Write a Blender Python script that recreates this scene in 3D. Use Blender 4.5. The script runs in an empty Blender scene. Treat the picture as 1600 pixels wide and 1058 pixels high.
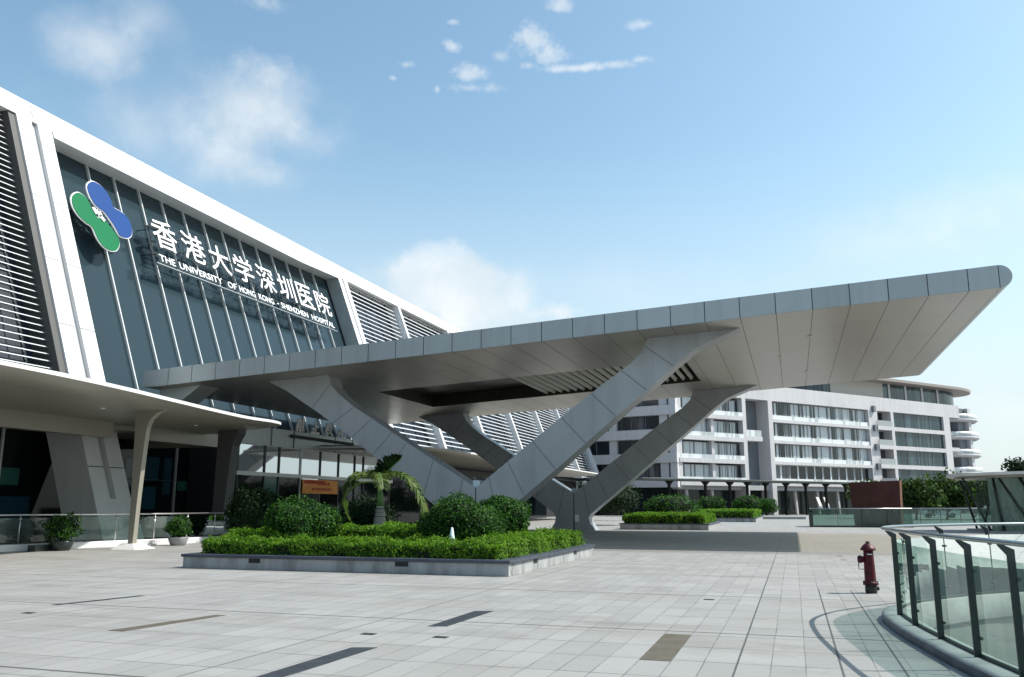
import bpy, bmesh, math, random
import numpy as np
from mathutils import Vector, Matrix
R = math.radians
random.seed(7); rng = np.random.default_rng(11)
S = bpy.context.scene
COL = S.collection

# ------------------------------------------------------------------ camera
cam = bpy.data.cameras.new("camera"); co = bpy.data.objects.new("camera", cam); COL.objects.link(co)
cam.sensor_width = 36.0; cam.lens = 36.0 * 1322 / 1600; cam.clip_end = 5000; cam.clip_start = 0.05
co.location = (0, 0, 1.6); co.rotation_euler = (R(90 + 11.168), 0, R(18.083))
S.camera = co
# ------------------------------------------------------------------ light
SUN_AZ = 21.0     # degrees from +X towards +Y
SUN_EL = 48.5
sd = Vector((math.cos(R(SUN_AZ)) * math.cos(R(SUN_EL)), math.sin(R(SUN_AZ)) * math.cos(R(SUN_EL)), math.sin(R(SUN_EL))))
sl = bpy.data.lights.new("sun", 'SUN'); sl.energy = 4.4; sl.angle = R(0.5); sl.color = (1.0, 0.955, 0.89)
so = bpy.data.objects.new("sun", sl); COL.objects.link(so)
so.rotation_euler = (-sd).to_track_quat('-Z', 'Y').to_euler(); so.location = (30, 10, 60)
S.view_settings.view_transform = 'Standard'; S.view_settings.look = 'None'
S.view_settings.exposure = 0.42; S.view_settings.gamma = 1.0

# ------------------------------------------------------------------ node helpers
class NT:
    def __init__(s, tree): s.t = tree; s.n = tree.nodes; s.l = tree.links
    def node(s, typ, **kw):
        n = s.n.new(typ)
        for k, v in kw.items():
            setattr(n, k, v)
        return n
    def put(s, sock, v):
        if isinstance(v, bpy.types.NodeSocket): s.l.new(v, sock)
        elif v is not None: sock.default_value = v
    def m(s, op, a, b=None, c=None):
        n = s.n.new('ShaderNodeMath'); n.operation = op
        s.put(n.inputs[0], a); s.put(n.inputs[1], b)
        if c is not None: s.put(n.inputs[2], c)
        return n.outputs[0]
    def smooth(s, v, a, b, lo=0.0, hi=1.0):
        n = s.n.new('ShaderNodeMapRange'); n.interpolation_type = 'SMOOTHSTEP'
        s.put(n.inputs['Value'], v); n.inputs['From Min'].default_value = a; n.inputs['From Max'].default_value = b
        n.inputs['To Min'].default_value = lo; n.inputs['To Max'].default_value = hi
        return n.outputs['Result']
    def mixc(s, f, a, b, blend='MIX'):
        n = s.n.new('ShaderNodeMix'); n.data_type = 'RGBA'; n.blend_type = blend
        s.put(n.inputs[0], f); s.put(n.inputs[6], a); s.put(n.inputs[7], b)
        return n.outputs[2]
    def noise(s, vec, scale, detail=4, rough=0.55):
        n = s.n.new('ShaderNodeTexNoise'); s.put(n.inputs['Vector'], vec)
        n.inputs['Scale'].default_value = scale; n.inputs['Detail'].default_value = detail; n.inputs['Roughness'].default_value = rough
        return n.outputs['Fac']
    def mapping(s, vec, scale=(1, 1, 1), loc=(0, 0, 0), rot=(0, 0, 0)):
        n = s.n.new('ShaderNodeMapping'); s.put(n.inputs[0], vec)
        n.inputs['Scale'].default_value = scale; n.inputs['Location'].default_value = loc; n.inputs['Rotation'].default_value = rot
        return n.outputs[0]
def c4(c): return (c[0], c[1], c[2], 1.0)

# ------------------------------------------------------------------ world: sky + clouds
W = bpy.data.worlds.new("World"); S.world = W; W.use_nodes = True
w = NT(W.node_tree); w.n.clear()
out = w.node('ShaderNodeOutputWorld'); bg = w.node('ShaderNodeBackground')
sky = w.node('ShaderNodeTexSky'); sky.sky_type = 'NISHITA'; sky.sun_disc = False
sky.sun_elevation = R(SUN_EL); sky.sun_rotation = R(90 - SUN_AZ)
sky.air_density = 1.0; sky.dust_density = 1.5; sky.ozone_density = 1.4; sky.altitude = 0
tc = w.node('ShaderNodeTexCoord'); sep = w.node('ShaderNodeSeparateXYZ'); w.l.new(tc.outputs['Generated'], sep.inputs[0])
az = w.m('ARCTAN2', sep.outputs[0], sep.outputs[1]); el = w.m('ARCSINE', sep.outputs[2])
# azimuth (deg from +Y, clockwise), elevation, half widths, softness, strength
CLOUDS = [
 (-36.36, 25.40, 5.67, 3.67, 1.00, 0.40), (-37.58, 21.89, 4.50, 2.76, 1.20, 0.28), (-33.46, 23.75, 5.16, 1.79, 1.30, 0.26), (-35.88, 21.37, 3.95, 1.68, 1.10, 0.30), (-46.35, 27.07, 4.23, 2.54, 1.10, 0.34),
 (-43.68, 29.26, 3.30, 2.12, 1.30, 0.24), (-43.31, 23.39, 4.19, 2.81, 1.30, 0.22), (-35.44, 27.64, 2.57, 1.37, 0.90, 0.30), (-38.98, 24.07, 12.08, 4.99, 1.70, 0.26), (-22.55, 14.98, 5.24, 2.92, 0.40, 0.60),
 (-20.54, 14.36, 4.89, 2.93, 0.45, 0.52), (-25.44, 15.12, 3.74, 2.05, 0.80, 0.42), (-23.40, 13.02, 7.45, 2.37, 1.10, 0.45), (-19.19, 12.64, 4.21, 2.16, 0.60, 0.50), (-15.06, 12.93, 2.44, 0.78, 0.60, 0.70),
 (-16.42, 30.61, 1.99, 1.23, 0.50, 0.55), (-15.34, 29.70, 1.70, 0.86, 0.60, 0.45), (-13.61, 28.80, 3.74, 0.35, 0.60, 0.50), (-10.58, 28.90, 2.78, 0.35, 0.60, 0.45), (-8.58, 29.12, 1.20, 0.35, 0.60, 0.50),
 (-16.90, 29.02, 0.85, 0.35, 0.60, 0.40), (-21.14, 28.44, 1.50, 0.79, 0.50, 0.50), (-20.99, 27.65, 2.43, 0.48, 0.60, 0.46), (-22.48, 30.13, 0.85, 0.54, 0.50, 0.50), (-23.55, 27.46, 0.37, 0.44, 0.60, 0.40),
 (-22.46, 31.58, 0.62, 0.23, 0.60, 0.40), (-8.64, 31.20, 1.30, 0.45, 0.55, 0.48), (-14.59, 32.63, 1.15, 0.67, 0.60, 0.50), (-25.92, 28.88, 0.88, 0.31, 0.60, 0.40), (-26.72, 28.01, 0.41, 0.20, 0.60, 0.35),
 (-19.03, 29.61, 0.85, 0.39, 0.70, 0.35), (-36.15, 31.49, 2.38, 0.65, 1.00, 0.30), (8.01, 16.29, 13.07, 3.47, 1.70, 0.48), (13.05, 17.07, 6.67, 3.30, 1.70, 0.36), (-9.20, 14.85, 11.23, 2.56, 1.60, 0.22),
 (11.62, 6.29, 8.55, 4.48, 1.40, 0.50)]
nz = w.noise(tc.outputs['Generated'], 14.0, 7, .58); nz2 = w.noise(tc.outputs['Generated'], 45.0, 5, .6)
tot = None
nn = w.m('ADD', w.m('MULTIPLY', w.m('SUBTRACT', nz, .5), 1.7), w.m('MULTIPLY', w.m('SUBTRACT', nz2, .5), .55))
nf = w.m('ADD', w.m('MULTIPLY', w.m('SUBTRACT', w.noise(tc.outputs['Generated'], 38.0, 4, .6), .5), 2.6), w.m('MULTIPLY', w.m('SUBTRACT', w.noise(tc.outputs['Generated'], 120.0, 3, .6), .5), 1.3))
for (a, e, ra, re, soft, st) in CLOUDS:
    dx = w.m('DIVIDE', w.m('SUBTRACT', az, R(a)), R(ra)); dy = w.m('DIVIDE', w.m('SUBTRACT', el, R(e)), R(re))
    d = w.m('SQRT', w.m('ADD', w.m('MULTIPLY', dx, dx), w.m('MULTIPLY', dy, dy)))
    v = w.m('ADD', w.m('SUBTRACT', 1.0, d), w.m('MULTIPLY', nn, .55) if re > 1.4 else w.m('MULTIPLY', nf, .62))
    k = w.m('MULTIPLY', w.smooth(v, 0.0, soft if re > 1.4 else soft * 1.7), st * (1.5 if a < -30 else (.85 if re > 1.4 else 1.05)))
    inv = w.m('SUBTRACT', 1.0, k)
    tot = inv if tot is None else w.m('MULTIPLY', tot, inv)
mask = w.m('SUBTRACT', 1.0, tot)
SKY = 0.14
tint = w.mixc(1.0, sky.outputs[0], (1.13, 1.28, 1.14, 1), 'MULTIPLY')
tint = w.mixc(w.smooth(el, R(1.0), R(26.0), .85, .0), tint, (4.1, 4.6, 4.85, 1))
cl = w.mixc(w.smooth(nz, .35, .7), (4.5, 4.85, 5.05, 1), (5.4, 5.55, 5.65, 1))
w.l.new(w.mixc(mask, tint, cl), bg.inputs[0]); bg.inputs[1].default_value = SKY
w.l.new(bg.outputs[0], out.inputs[0])

# ------------------------------------------------------------------ materials
MATS = {}
def mat(name, col, rough=.6, metal=0., spec=.5, var=0., vscale=2., bump=0., bscale=40., coat=0., stretch=(1, 1, 1), col2=None, isl=0., streak=0.):
    if name in MATS: return MATS[name]
    M = bpy.data.materials.new(name); M.use_nodes = True
    t = NT(M.node_tree); b = t.n['Principled BSDF']
    b.inputs['Base Color'].default_value = c4(col); b.inputs['Roughness'].default_value = rough
    b.inputs['Metallic'].default_value = metal; b.inputs['Specular IOR Level'].default_value = spec
    b.inputs['Coat Weight'].default_value = coat
    g = t.node('ShaderNodeNewGeometry')
    if var > 0 or col2:
        v = t.mapping(g.outputs['Position'], stretch)
        n = t.noise(v, vscale, 6, .6)
        c2 = c4(col2) if col2 else c4([x * (1 - var) for x in col])
        t.l.new(t.mixc(t.smooth(n, .35, .68), c4(col), c2), b.inputs['Base Color'])
        t.l.new(t.smooth(n, .3, .7, max(rough - .06, .02), min(rough + .1, 1)), b.inputs['Roughness'])
    if isl > 0 or streak > 0:
        src = b.inputs['Base Color'].links[0].from_socket if b.inputs['Base Color'].links else c4(col)
        f = t.m('ADD', 1 - isl / 2, t.m('MULTIPLY', g.outputs['Random Per Island'], isl))
        if streak > 0:
            st_ = t.noise(t.mapping(g.outputs['Position'], (1.6, 1.6, .12)), 1.0, 5, .65)
            f = t.m('MULTIPLY', f, t.smooth(st_, .42, .75, 1.0, 1 - streak))
        cc = t.node('ShaderNodeCombineColor')
        for k in range(3): t.l.new(f, cc.inputs[k])
        t.l.new(t.mixc(1.0, src, cc.outputs[0], 'MULTIPLY'), b.inputs['Base Color'])
    if bump > 0:
        n = t.noise(g.outputs['Position'], bscale, 4)
        bn = t.node('ShaderNodeBump'); bn.inputs['Strength'].default_value = bump; bn.inputs['Distance'].default_value = .02
        t.l.new(n, bn.inputs['Height']); t.l.new(bn.outputs[0], b.inputs['Normal'])
    MATS[name] = M; return M
def leafmat(name, dark, light, trans=.25):
    M = bpy.data.materials.new(name); M.use_nodes = True
    t = NT(M.node_tree); b = t.n['Principled BSDF']; o = t.n['Material Output']
    g = t.node('ShaderNodeNewGeometry')
    n = t.noise(g.outputs['Position'], 1.8, 3)
    f = t.m('ADD', t.m('MULTIPLY', g.outputs['Random Per Island'], .65), t.m('MULTIPLY', t.m('SUBTRACT', n, .3), .8))
    colr = t.mixc(t.smooth(f, .1, .95), c4(dark), c4(light))
    t.l.new(colr, b.inputs['Base Color']); b.inputs['Roughness'].default_value = .6; b.inputs['Specular IOR Level'].default_value = .18
    tr = t.node('ShaderNodeBsdfTranslucent'); t.l.new(t.mixc(1.0, colr, (1.0, 1.25, .5, 1), 'MULTIPLY'), tr.inputs[0])
    mx = t.node('ShaderNodeMixShader'); mx.inputs[0].default_value = trans
    t.l.new(b.outputs[0], mx.inputs[1]); t.l.new(tr.outputs[0], mx.inputs[2]); t.l.new(mx.outputs[0], o.inputs[0])
    return M
def glassmat(name, tint, refl=1.0, rough=.0, ior=1.45, milk=0.):
    """thin clear glass: tinted see-through plus fresnel reflection"""
    M = bpy.data.materials.new(name); M.use_nodes = True
    t = NT(M.node_tree); t.n.remove(t.n['Principled BSDF']); o = t.n['Material Output']
    tr = t.node('ShaderNodeBsdfTransparent'); tr.inputs[0].default_value = c4(tint)
    gl = t.node('ShaderNodeBsdfGlossy'); gl.inputs['Roughness'].default_value = rough; gl.inputs[0].default_value = (.9, .97, .95, 1)
    fr = t.node('ShaderNodeFresnel'); fr.inputs[0].default_value = ior
    mx = t.node('ShaderNodeMixShader'); t.l.new(t.m('MULTIPLY', fr.outputs[0], refl), mx.inputs[0])
    base = tr.outputs[0]
    if milk > 0:   # pale diffuse mixed into the pane, uneven by noise
        df = t.node('ShaderNodeBsdfDiffuse'); df.inputs[0].default_value = (.38, .50, .45, 1)
        g = t.node('ShaderNodeNewGeometry'); m2 = t.node('ShaderNodeMixShader')
        t.l.new(t.smooth(t.noise(t.mapping(g.outputs['Position'], (3, 3, .7)), 1.0, 5), .3, .75, milk * .6, milk * 1.5), m2.inputs[0]); t.l.new(tr.outputs[0], m2.inputs[1]); t.l.new(df.outputs[0], m2.inputs[2]); base = m2.outputs[0]
    t.l.new(base, mx.inputs[1]); t.l.new(gl.outputs[0], mx.inputs[2]); t.l.new(mx.outputs[0], o.inputs[0])
    return M
def curtainmat(name, dark, light, thr=.5, freq=2.2, rough=.12, spec=.5):
    """window glass with hanging curtains close behind it"""
    M = bpy.data.materials.new(name); M.use_nodes = True
    t = NT(M.node_tree); b = t.n['Principled BSDF']; g = t.node('ShaderNodeNewGeometry')
    v = t.mapping(g.outputs['Position'], (freq, freq, .004))
    n = t.noise(v, 1.0, 5, .65); n2 = t.noise(t.mapping(g.outputs['Position'], (freq * .22, freq * .22, .02)), 1.0, 2)
    f = t.smooth(t.m('ADD', n, t.m('MULTIPLY', t.m('SUBTRACT', n2, .5), .9)), thr - .05, thr + .07)
    t.l.new(t.mixc(f, c4(dark), c4(light)), b.inputs['Base Color'])
    b.inputs['Roughness'].default_value = rough; b.inputs['Specular IOR Level'].default_value = spec
    return M

# paving: slabs .335 x .92, every slab its own tone, dirt, wider joints on the main lines
def paving(name):
    M = bpy.data.materials.new(name); M.use_nodes = True
    t = NT(M.node_tree); b = t.n['Principled BSDF']; g = t.node('ShaderNodeNewGeometry')
    P = g.outputs['Position']; sp = t.node('ShaderNodeSeparateXYZ'); t.l.new(P, sp.inputs[0])
    wob = t.m('MULTIPLY', t.m('SUBTRACT', t.noise(P, .35, 2), .5), .03)
    px, py = .335, .92
    u = t.m('DIVIDE', t.m('ADD', t.m('ADD', sp.outputs[0], .65), wob), px); vv = t.m('DIVIDE', t.m('ADD', sp.outputs[1], t.m('ADD', wob, -.28)), py)
    def line(x, wd):
        f = t.m('ABSOLUTE', t.m('SUBTRACT', t.m('FRACT', t.m('ADD', x, .5)), .5)); return t.m('LESS_THAN', f, wd)
    iu = t.m('FLOOR', u); iv = t.m('FLOOR', vv)
    cmb = t.node('ShaderNodeCombineXYZ'); t.l.new(iu, cmb.inputs[0]); t.l.new(iv, cmb.inputs[1])
    wn = t.node('ShaderNodeTexWhiteNoise'); wn.noise_dimensions = '2D'; t.l.new(cmb.outputs[0], wn.inputs['Vector'])
    big = t.noise(t.mapping(P, (.25, .6, 1)), 1.0, 5); sm = t.noise(P, 7.0, 6, .65); streak = t.noise(t.mapping(P, (.15, 1.3, 1)), 1.0, 4)
    base = t.mixc(wn.outputs[0], (.268, .264, .255, 1), (.318, .313, .303, 1))
    base = t.mixc(t.m('MULTIPLY', t.smooth(big, .45, .75), .4), base, (.215, .20, .172, 1))
    base = t.mixc(t.m('MULTIPLY', t.smooth(streak, .55, .75), .5), base, (.185, .176, .16, 1))
    base = t.mixc(t.m('MULTIPLY', t.smooth(sm, .5, .8), .3), base, (.20, .197, .19, 1))
    blot = t.noise(t.mapping(P, (.5, .9, 1), (7, 3, 0)), 1.0, 7, .62)
    base = t.mixc(t.m('MULTIPLY', t.smooth(blot, .52, .74), .5), base, (.175, .167, .152, 1))
    spots = t.noise(P, 26.0, 2, .5)
    base = t.mixc(t.m('MULTIPLY', t.smooth(spots, .66, .74), .4), base, (.12, .115, .11, 1))
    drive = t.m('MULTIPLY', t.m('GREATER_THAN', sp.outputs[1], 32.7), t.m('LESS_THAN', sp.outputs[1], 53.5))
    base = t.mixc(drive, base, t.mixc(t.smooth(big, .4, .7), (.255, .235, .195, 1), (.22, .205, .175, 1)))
    kerbl = t.m('MULTIPLY', t.m('GREATER_THAN', sp.outputs[1], 30.6), t.m('LESS_THAN', sp.outputs[1], 32.7))
    base = t.mixc(kerbl, base, (.215, .205, .19, 1))
    fade = t.smooth(sp.outputs[1], 14.0, 60.0, 1.0, .25)
    j = t.m('MAXIMUM', line(u, .017), line(vv, .013))
    jn = t.m('MULTIPLY', j, t.m('MULTIPLY', fade, t.smooth(t.noise(P, 1.3, 3), .3, .7, .35, .95)))
    base = t.mixc(jn, base, (.095, .092, .09, 1))
    # movement joints: every 4.95 m along, 5.52 m across, plus the two that run beside the railing
    big_j = t.m('MAXIMUM', line(t.m('DIVIDE', t.m('ADD', sp.outputs[0], .65), 5.025), .0022), line(t.m('DIVIDE', t.m('ADD', sp.outputs[1], -16.2), 4.6), .0062))
    for xl in (.36, .945):
        big_j = t.m('MAXIMUM', big_j, t.m('MULTIPLY', t.m('LESS_THAN', t.m('ABSOLUTE', t.m('SUBTRACT', sp.outputs[0], xl)), .012), t.m('LESS_THAN', sp.outputs[1], 18.2)))
    base = t.mixc(t.m('MULTIPLY', big_j, t.m('MULTIPLY', fade, .85)), base, (.06, .06, .06, 1))
    t.l.new(base, b.inputs['Base Color'])
    t.l.new(t.smooth(sm, .3, .7, .55, .8), b.inputs['Roughness']); b.inputs['Specular IOR Level'].default_value = .3
    bn = t.node('ShaderNodeBump'); bn.inputs['Strength'].default_value = .12; bn.inputs['Distance'].default_value = .01
    t.l.new(t.m('ADD', t.noise(P, 60, 3), t.m('MULTIPLY', jn, -3.0)), bn.inputs['Height']); t.l.new(bn.outputs[0], b.inputs['Normal'])
    return M
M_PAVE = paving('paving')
M_WHITE = mat('white_panel', (.70, .70, .70), .45, var=.07, vscale=.5, streak=.12)
M_JOINT = mat('joint', (.09, .095, .10), .8)
M_PIERG = mat('pier_groove', (.36, .37, .38), .6)
M_GREY = mat('grey_cladding', (.36, .395, .40), .36, metal=.3, isl=.14, streak=.14, bump=.12, bscale=.9)
M_VGREY = mat('column_cladding', (.36, .38, .395), .40, metal=.2, var=.06, vscale=.5, streak=.13, bump=.1, bscale=1.1)
M_SOFF = mat('soffit_metal', (.40, .378, .335), .3, metal=.5, bump=.06, bscale=.5)
M_CANO = mat('canopy_metal', (.30, .285, .235), .34, metal=.2)
M_DGREY = mat('dark_shade_grey', (.06, .06, .058), .5)  # dark grey that puts the end column's shade into its colour
M_DARK = mat('dark_void', (.012, .014, .016), .7)
M_OLIVE = mat('skylight_panel', (.03, .034, .02), .35, var=.5, vscale=.6)
M_BLADE = mat('skylight_blade', (.45, .46, .40), .5)
M_FAC = mat('facade_glass', (.021, .038, .047), .14, spec=.28, var=.15, vscale=.12)
M_MULL = mat('mullion', (.60, .62, .62), .4, metal=.2)
M_SLAT = mat('louvre_slat', (.56, .58, .60), .4, metal=.1)
M_LBACK = mat('louvre_back', (.015, .022, .035), .35)
M_LOB = mat('lobby_glass', (.006, .009, .011), .04, spec=.22)
M_TEAL = mat('teal_glass', (.03, .11, .10), .1, spec=.3)
M_BLUEREFL = mat('blue_reflection', (.015, .05, .075), .1, spec=.3)
M_MIRR = mat('mirror_glass', (.62, .66, .70), .03, metal=.92, spec=.5)
M_STEEL = mat('steel', (.5, .5, .5), .3, metal=.9)
M_DSTEEL = mat('dark_steel', (.035, .045, .045), .4, metal=.3)
M_RAILTOP = mat('handrail_steel', (.30, .345, .345), .25, metal=.85)
M_KERB = mat('kerb_stone', (.34, .34, .335), .75, var=.22, vscale=3, bump=.15)
M_PLANT = mat('planter_concrete', (.34, .35, .35), .8, var=.42, vscale=1.2, stretch=(2.2, 2.2, .7), bump=.2)
M_COPE = mat('planter_coping', (.055, .065, .09), .4, var=.2, vscale=4)
M_SOIL = mat('soil', (.03, .024, .017), .95, var=.4, vscale=8)
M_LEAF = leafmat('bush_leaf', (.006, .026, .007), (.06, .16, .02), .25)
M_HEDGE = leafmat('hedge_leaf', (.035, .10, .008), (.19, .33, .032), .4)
M_DLEAF = leafmat('dark_shade_leaf', (.004, .012, .005), (.018, .048, .012), .12)  # darker leaf copy: puts shade into the shrubs' colour, also serves dark trees
M_FROND = leafmat('frond_leaf', (.03, .06, .012), (.15, .20, .05), .35)
M_YFROND = leafmat('yellow_frond', (.30, .38, .05), (.50, .60, .10), .3)
M_CORE = mat('twig_core', (.008, .016, .006), .95)
M_PTRUNK = mat('palm_trunk', (.33, .31, .27), .85, var=.4, vscale=5, stretch=(.6, .6, 4), bump=.4)
M_SHAFT = mat('palm_shaft', (.10, .20, .045), .45, var=.2, vscale=6)
M_BARK = mat('bark', (.07, .055, .04), .9, var=.4, vscale=6)
M_RED = mat('hydrant_red', (.085, .004, .012), .45, spec=.3, var=.55, vscale=9, bump=.2, bscale=70)
M_BLACK = mat('hydrant_black', (.02, .015, .016), .6, var=.3, vscale=12)
M_RUST = mat('corten', (.07, .016, .011), .75, var=.25, vscale=.9)
M_RUSTL = mat('corten_light', (.22, .10, .065), .7, var=.2, vscale=1)
M_BLUE = mat('emblem_blue', (.008, .048, .19), .5, spec=.15)
M_GREEN = mat('emblem_green', (.001, .13, .046), .5, spec=.15)
M_LETTER = mat('letter_white', (.82, .82, .82), .4)
M_LETDK = mat('letter_side', (.30, .34, .36), .4, metal=.3)
M_ORANGE = mat('banner_orange', (.85, .36, .09), .7, var=.12, vscale=2)
M_BRED = mat('banner_red', (.45, .04, .02), .7)
M_FWALL = mat('far_white_wall', (.53, .52, .53), .7, var=.06, vscale=.2, streak=.14)
M_FGREY = mat('far_grey_wall', (.15, .165, .185), .7, var=.12, vscale=.2)
M_CURT = curtainmat('curtained_window', (.012, .02, .024), (.46, .50, .52), .44, 2.6)
M_CURTD = curtainmat('dark_curtain_window', (.016, .035, .045), (.055, .095, .11), .5, 1.6)
M_FDARK = curtainmat('dark_window', (.012, .016, .022), (.10, .11, .13), .60, .9)
M_FBAL = curtainmat('balcony_panel', (.40, .44, .45), (.66, .69, .70), .47, 1.2, .3)
M_FROOF = mat('penthouse_roof', (.30, .26, .235), .5, metal=.2)
M_GLASS = glassmat('green_glass', (.55, .69, .63), milk=.16)
M_GLASS2 = glassmat('deep_green_glass', (.52, .66, .61), milk=.12)
M_GLASS3 = glassmat('pavilion_glass', (.34, .58, .50), 1.0, milk=.28)
M_STRIPD = mat('dark_inlay', (.03, .033, .037), .5, var=.35, vscale=4)
M_STRIPB = mat('brown_inlay', (.105, .09, .062), .7, var=.25, vscale=4)
M_LENS = mat('lens', (.02, .02, .02), .1)
M_LAMPG = mat('lamp_glass', (.55, .68, .70), .2)
M_COURT = mat('court_stone', (.34, .34, .325), .7, var=.15, vscale=1.5)
M_POT = mat('pot_glaze', (.035, .045, .042), .3, var=.5, vscale=9)

# ------------------------------------------------------------------ mesh helpers
class MB:
    def __init__(s): s.v = []; s.f = []; s.mi = []; s.cur = 0; s.sm = []
    def mat(s, i): s.cur = i; return s
    def add(s, vs, fs, smooth=False):
        o = len(s.v); s.v += [tuple(p) for p in vs]
        for f in fs: s.f.append(tuple(i + o for i in f)); s.mi.append(s.cur); s.sm.append(smooth)
        return s
    def hexa(s, p):   # p: 4 bottom ccw, 4 top
        return s.add(p, [(3, 2, 1, 0), (4, 5, 6, 7), (0, 1, 5, 4), (1, 2, 6, 5), (2, 3, 7, 6), (3, 0, 4, 7)])
    def box(s, x0, x1, y0, y1, z0, z1):
        return s.hexa([(x0, y0, z0), (x1, y0, z0), (x1, y1, z0), (x0, y1, z0), (x0, y0, z1), (x1, y0, z1), (x1, y1, z1), (x0, y1, z1)])
    def prism(s, a, b, smooth=False):   # two matching outlines
        n = len(a)
        return s.add(list(a) + list(b), [tuple(range(n - 1, -1, -1)), tuple(range(n, 2 * n))] + [(i, (i + 1) % n, n + (i + 1) % n, n + i) for i in range(n)], smooth)
    def strip(s, rows, close=False, smooth=True, flip=False):
        n = len(rows[0]); vs = [p for r in rows for p in r]; fs = []
        for i in range(len(rows) - 1):
            for j in range(n if close else n - 1):
                q = (i * n + j, i * n + (j + 1) % n, (i + 1) * n + (j + 1) % n, (i + 1) * n + j)
                fs.append(q[::-1] if flip else q)
        return s.add(vs, fs, smooth)
    def tube(s, path, r, n=10, cap=True, squash=1.0):
        pts = [Vector(p) for p in path]; rows = []
        rr = r if isinstance(r, (list, tuple)) else [r] * len(pts)
        for i, p in enumerate(pts):
            d = (pts[min(i + 1, len(pts) - 1)] - pts[max(i - 1, 0)]).normalized()
            up = Vector((0, 0, 1)) if abs(d.z) < .95 else Vector((1, 0, 0))
            a = d.cross(up).normalized(); b = a.cross(d).normalized()
            rows.append([p + a * math.cos(2 * math.pi * k / n) * rr[i] + b * math.sin(2 * math.pi * k / n) * rr[i] * squash for k in range(n)])
        s.strip(rows, True, True)
        if cap: s.add(rows[0], [tuple(range(n))[::-1]]); s.add(rows[-1], [tuple(range(n))])
        return s
    def lathe(s, prof, c=(0, 0, 0), n=24, axis='Z'):
        rows = []
        for r, h in prof:
            row = []
            for k in range(n):
                a = 2 * math.pi * k / n; u, v = r * math.cos(a), r * math.sin(a)
                p = (u, v, h) if axis == 'Z' else ((h, u, v) if axis == 'X' else (u, h, v))
                row.append((p[0] + c[0], p[1] + c[1], p[2] + c[2]))
            rows.append(row)
        s.strip(rows, True, True)
        s.add(rows[0], [tuple(range(n))[::-1]]); s.add(rows[-1], [tuple(range(n))])
        return s
    def build(s, name, mats, parent=None, recalc=True):
        me = bpy.data.meshes.new(name)
        off = Vector((0, 0, 0))
        p = parent
        while p is not None: off += p.location; p = p.parent
        me.from_pydata([tuple(Vector(q) - off) for q in s.v], [], s.f)
        for m in (mats if isinstance(mats, (list, tuple)) else [mats]): me.materials.append(m)
        me.polygons.foreach_set('material_index', s.mi); me.polygons.foreach_set('use_smooth', s.sm)
        if recalc:
            bm = bmesh.new(); bm.from_mesh(me)
            bmesh.ops.remove_doubles(bm, verts=bm.verts, dist=1e-5)
            bmesh.ops.recalc_face_normals(bm, faces=bm.faces); bm.to_mesh(me); bm.free()
        me.update()
        o = bpy.data.objects.new(name, me); COL.objects.link(o)
        if parent is not None: o.parent = parent
        return o
def tag(o, label=None, cat=None, group=None, kind=None):
    if label: o['label'] = label
    if cat: o['category'] = cat
    if group: o['group'] = group
    if kind: o['kind'] = kind
    return o
def thing(name, label, cat, loc=(0, 0, 0), group=None):
    o = bpy.data.objects.new(name, None); COL.objects.link(o); o.location = loc; o.empty_display_size = .3
    return tag(o, label, cat, group)
def copy_tree(o, parent=None):
    c = o.copy(); COL.objects.link(c)
    if parent is not None: c.parent = parent
    for ch in list(o.children): copy_tree(ch, c)
    return c
def bevel(o, wd=.01, seg=2):
    m = o.modifiers.new('bevel', 'BEVEL'); m.width = wd; m.segments = seg; m.limit_method = 'ANGLE'; m.angle_limit = R(40)
    return o

# leaves: many small quads; centres Nx3, outward directions Nx3
def leaf_arrays(c, d, size, ratio=.55, tumble=.9):
    n = len(c)
    nr = d + rng.normal(0, tumble * .6, (n, 3)); nr /= np.linalg.norm(nr, axis=1)[:, None] + 1e-9
    t = np.cross(nr, rng.normal(0, 1, (n, 3))); t /= np.linalg.norm(t, axis=1)[:, None] + 1e-9
    b = np.cross(nr, t); sz = (size * rng.uniform(.6, 1.35, n))[:, None]
    return np.stack([c - t * sz, c - b * sz * ratio + nr * sz * .15, c + t * sz, c + b * sz * ratio + nr * sz * .15], 1).reshape(-1, 3)
def leaf_obj(name, quads, mats, parent=None, core=None):
    """quads: list of (Nx3 vertex array, material index); core: MB with material index 0 geometry"""
    vs = [q for q, _ in quads]; mi = np.concatenate([np.full(len(q) // 4, i) for q, i in quads])
    V = np.concatenate(vs); off = Vector((0, 0, 0)); p = parent
    while p is not None: off += p.location; p = p.parent
    nf = len(V) // 4; faces = np.arange(nf * 4).reshape(nf, 4)
    vl = V.tolist(); fl = faces.tolist(); ml = mi.tolist()
    if core is not None:
        o = len(vl); vl += [list(q) for q in core.v]; fl += [[i + o for i in f] for f in core.f]; ml += [len(mats) - 1] * len(core.f)
    me = bpy.data.meshes.new(name)
    vl = [(a - off.x, b - off.y, c - off.z) for a, b, c in vl]
    me.from_pydata(vl, [], fl)
    for m in mats: me.materials.append(m)
    me.polygons.foreach_set('material_index', ml); me.update()
    ob = bpy.data.objects.new(name, me); COL.objects.link(ob)
    if parent is not None: ob.parent = parent
    return ob
def lump(dirs, seed, amp=.16):
    r = np.zeros(len(dirs)); rg = np.random.default_rng(seed)
    for k in range(7):
        q = rg.normal(0, 1, 3); q /= np.linalg.norm(q); fr = rg.uniform(2, 5.5)
        r += np.sin(dirs @ q * fr * 1.7 + rg.uniform(0, 6)) / 7 * 2.2
    return 1 + amp * r
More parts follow.
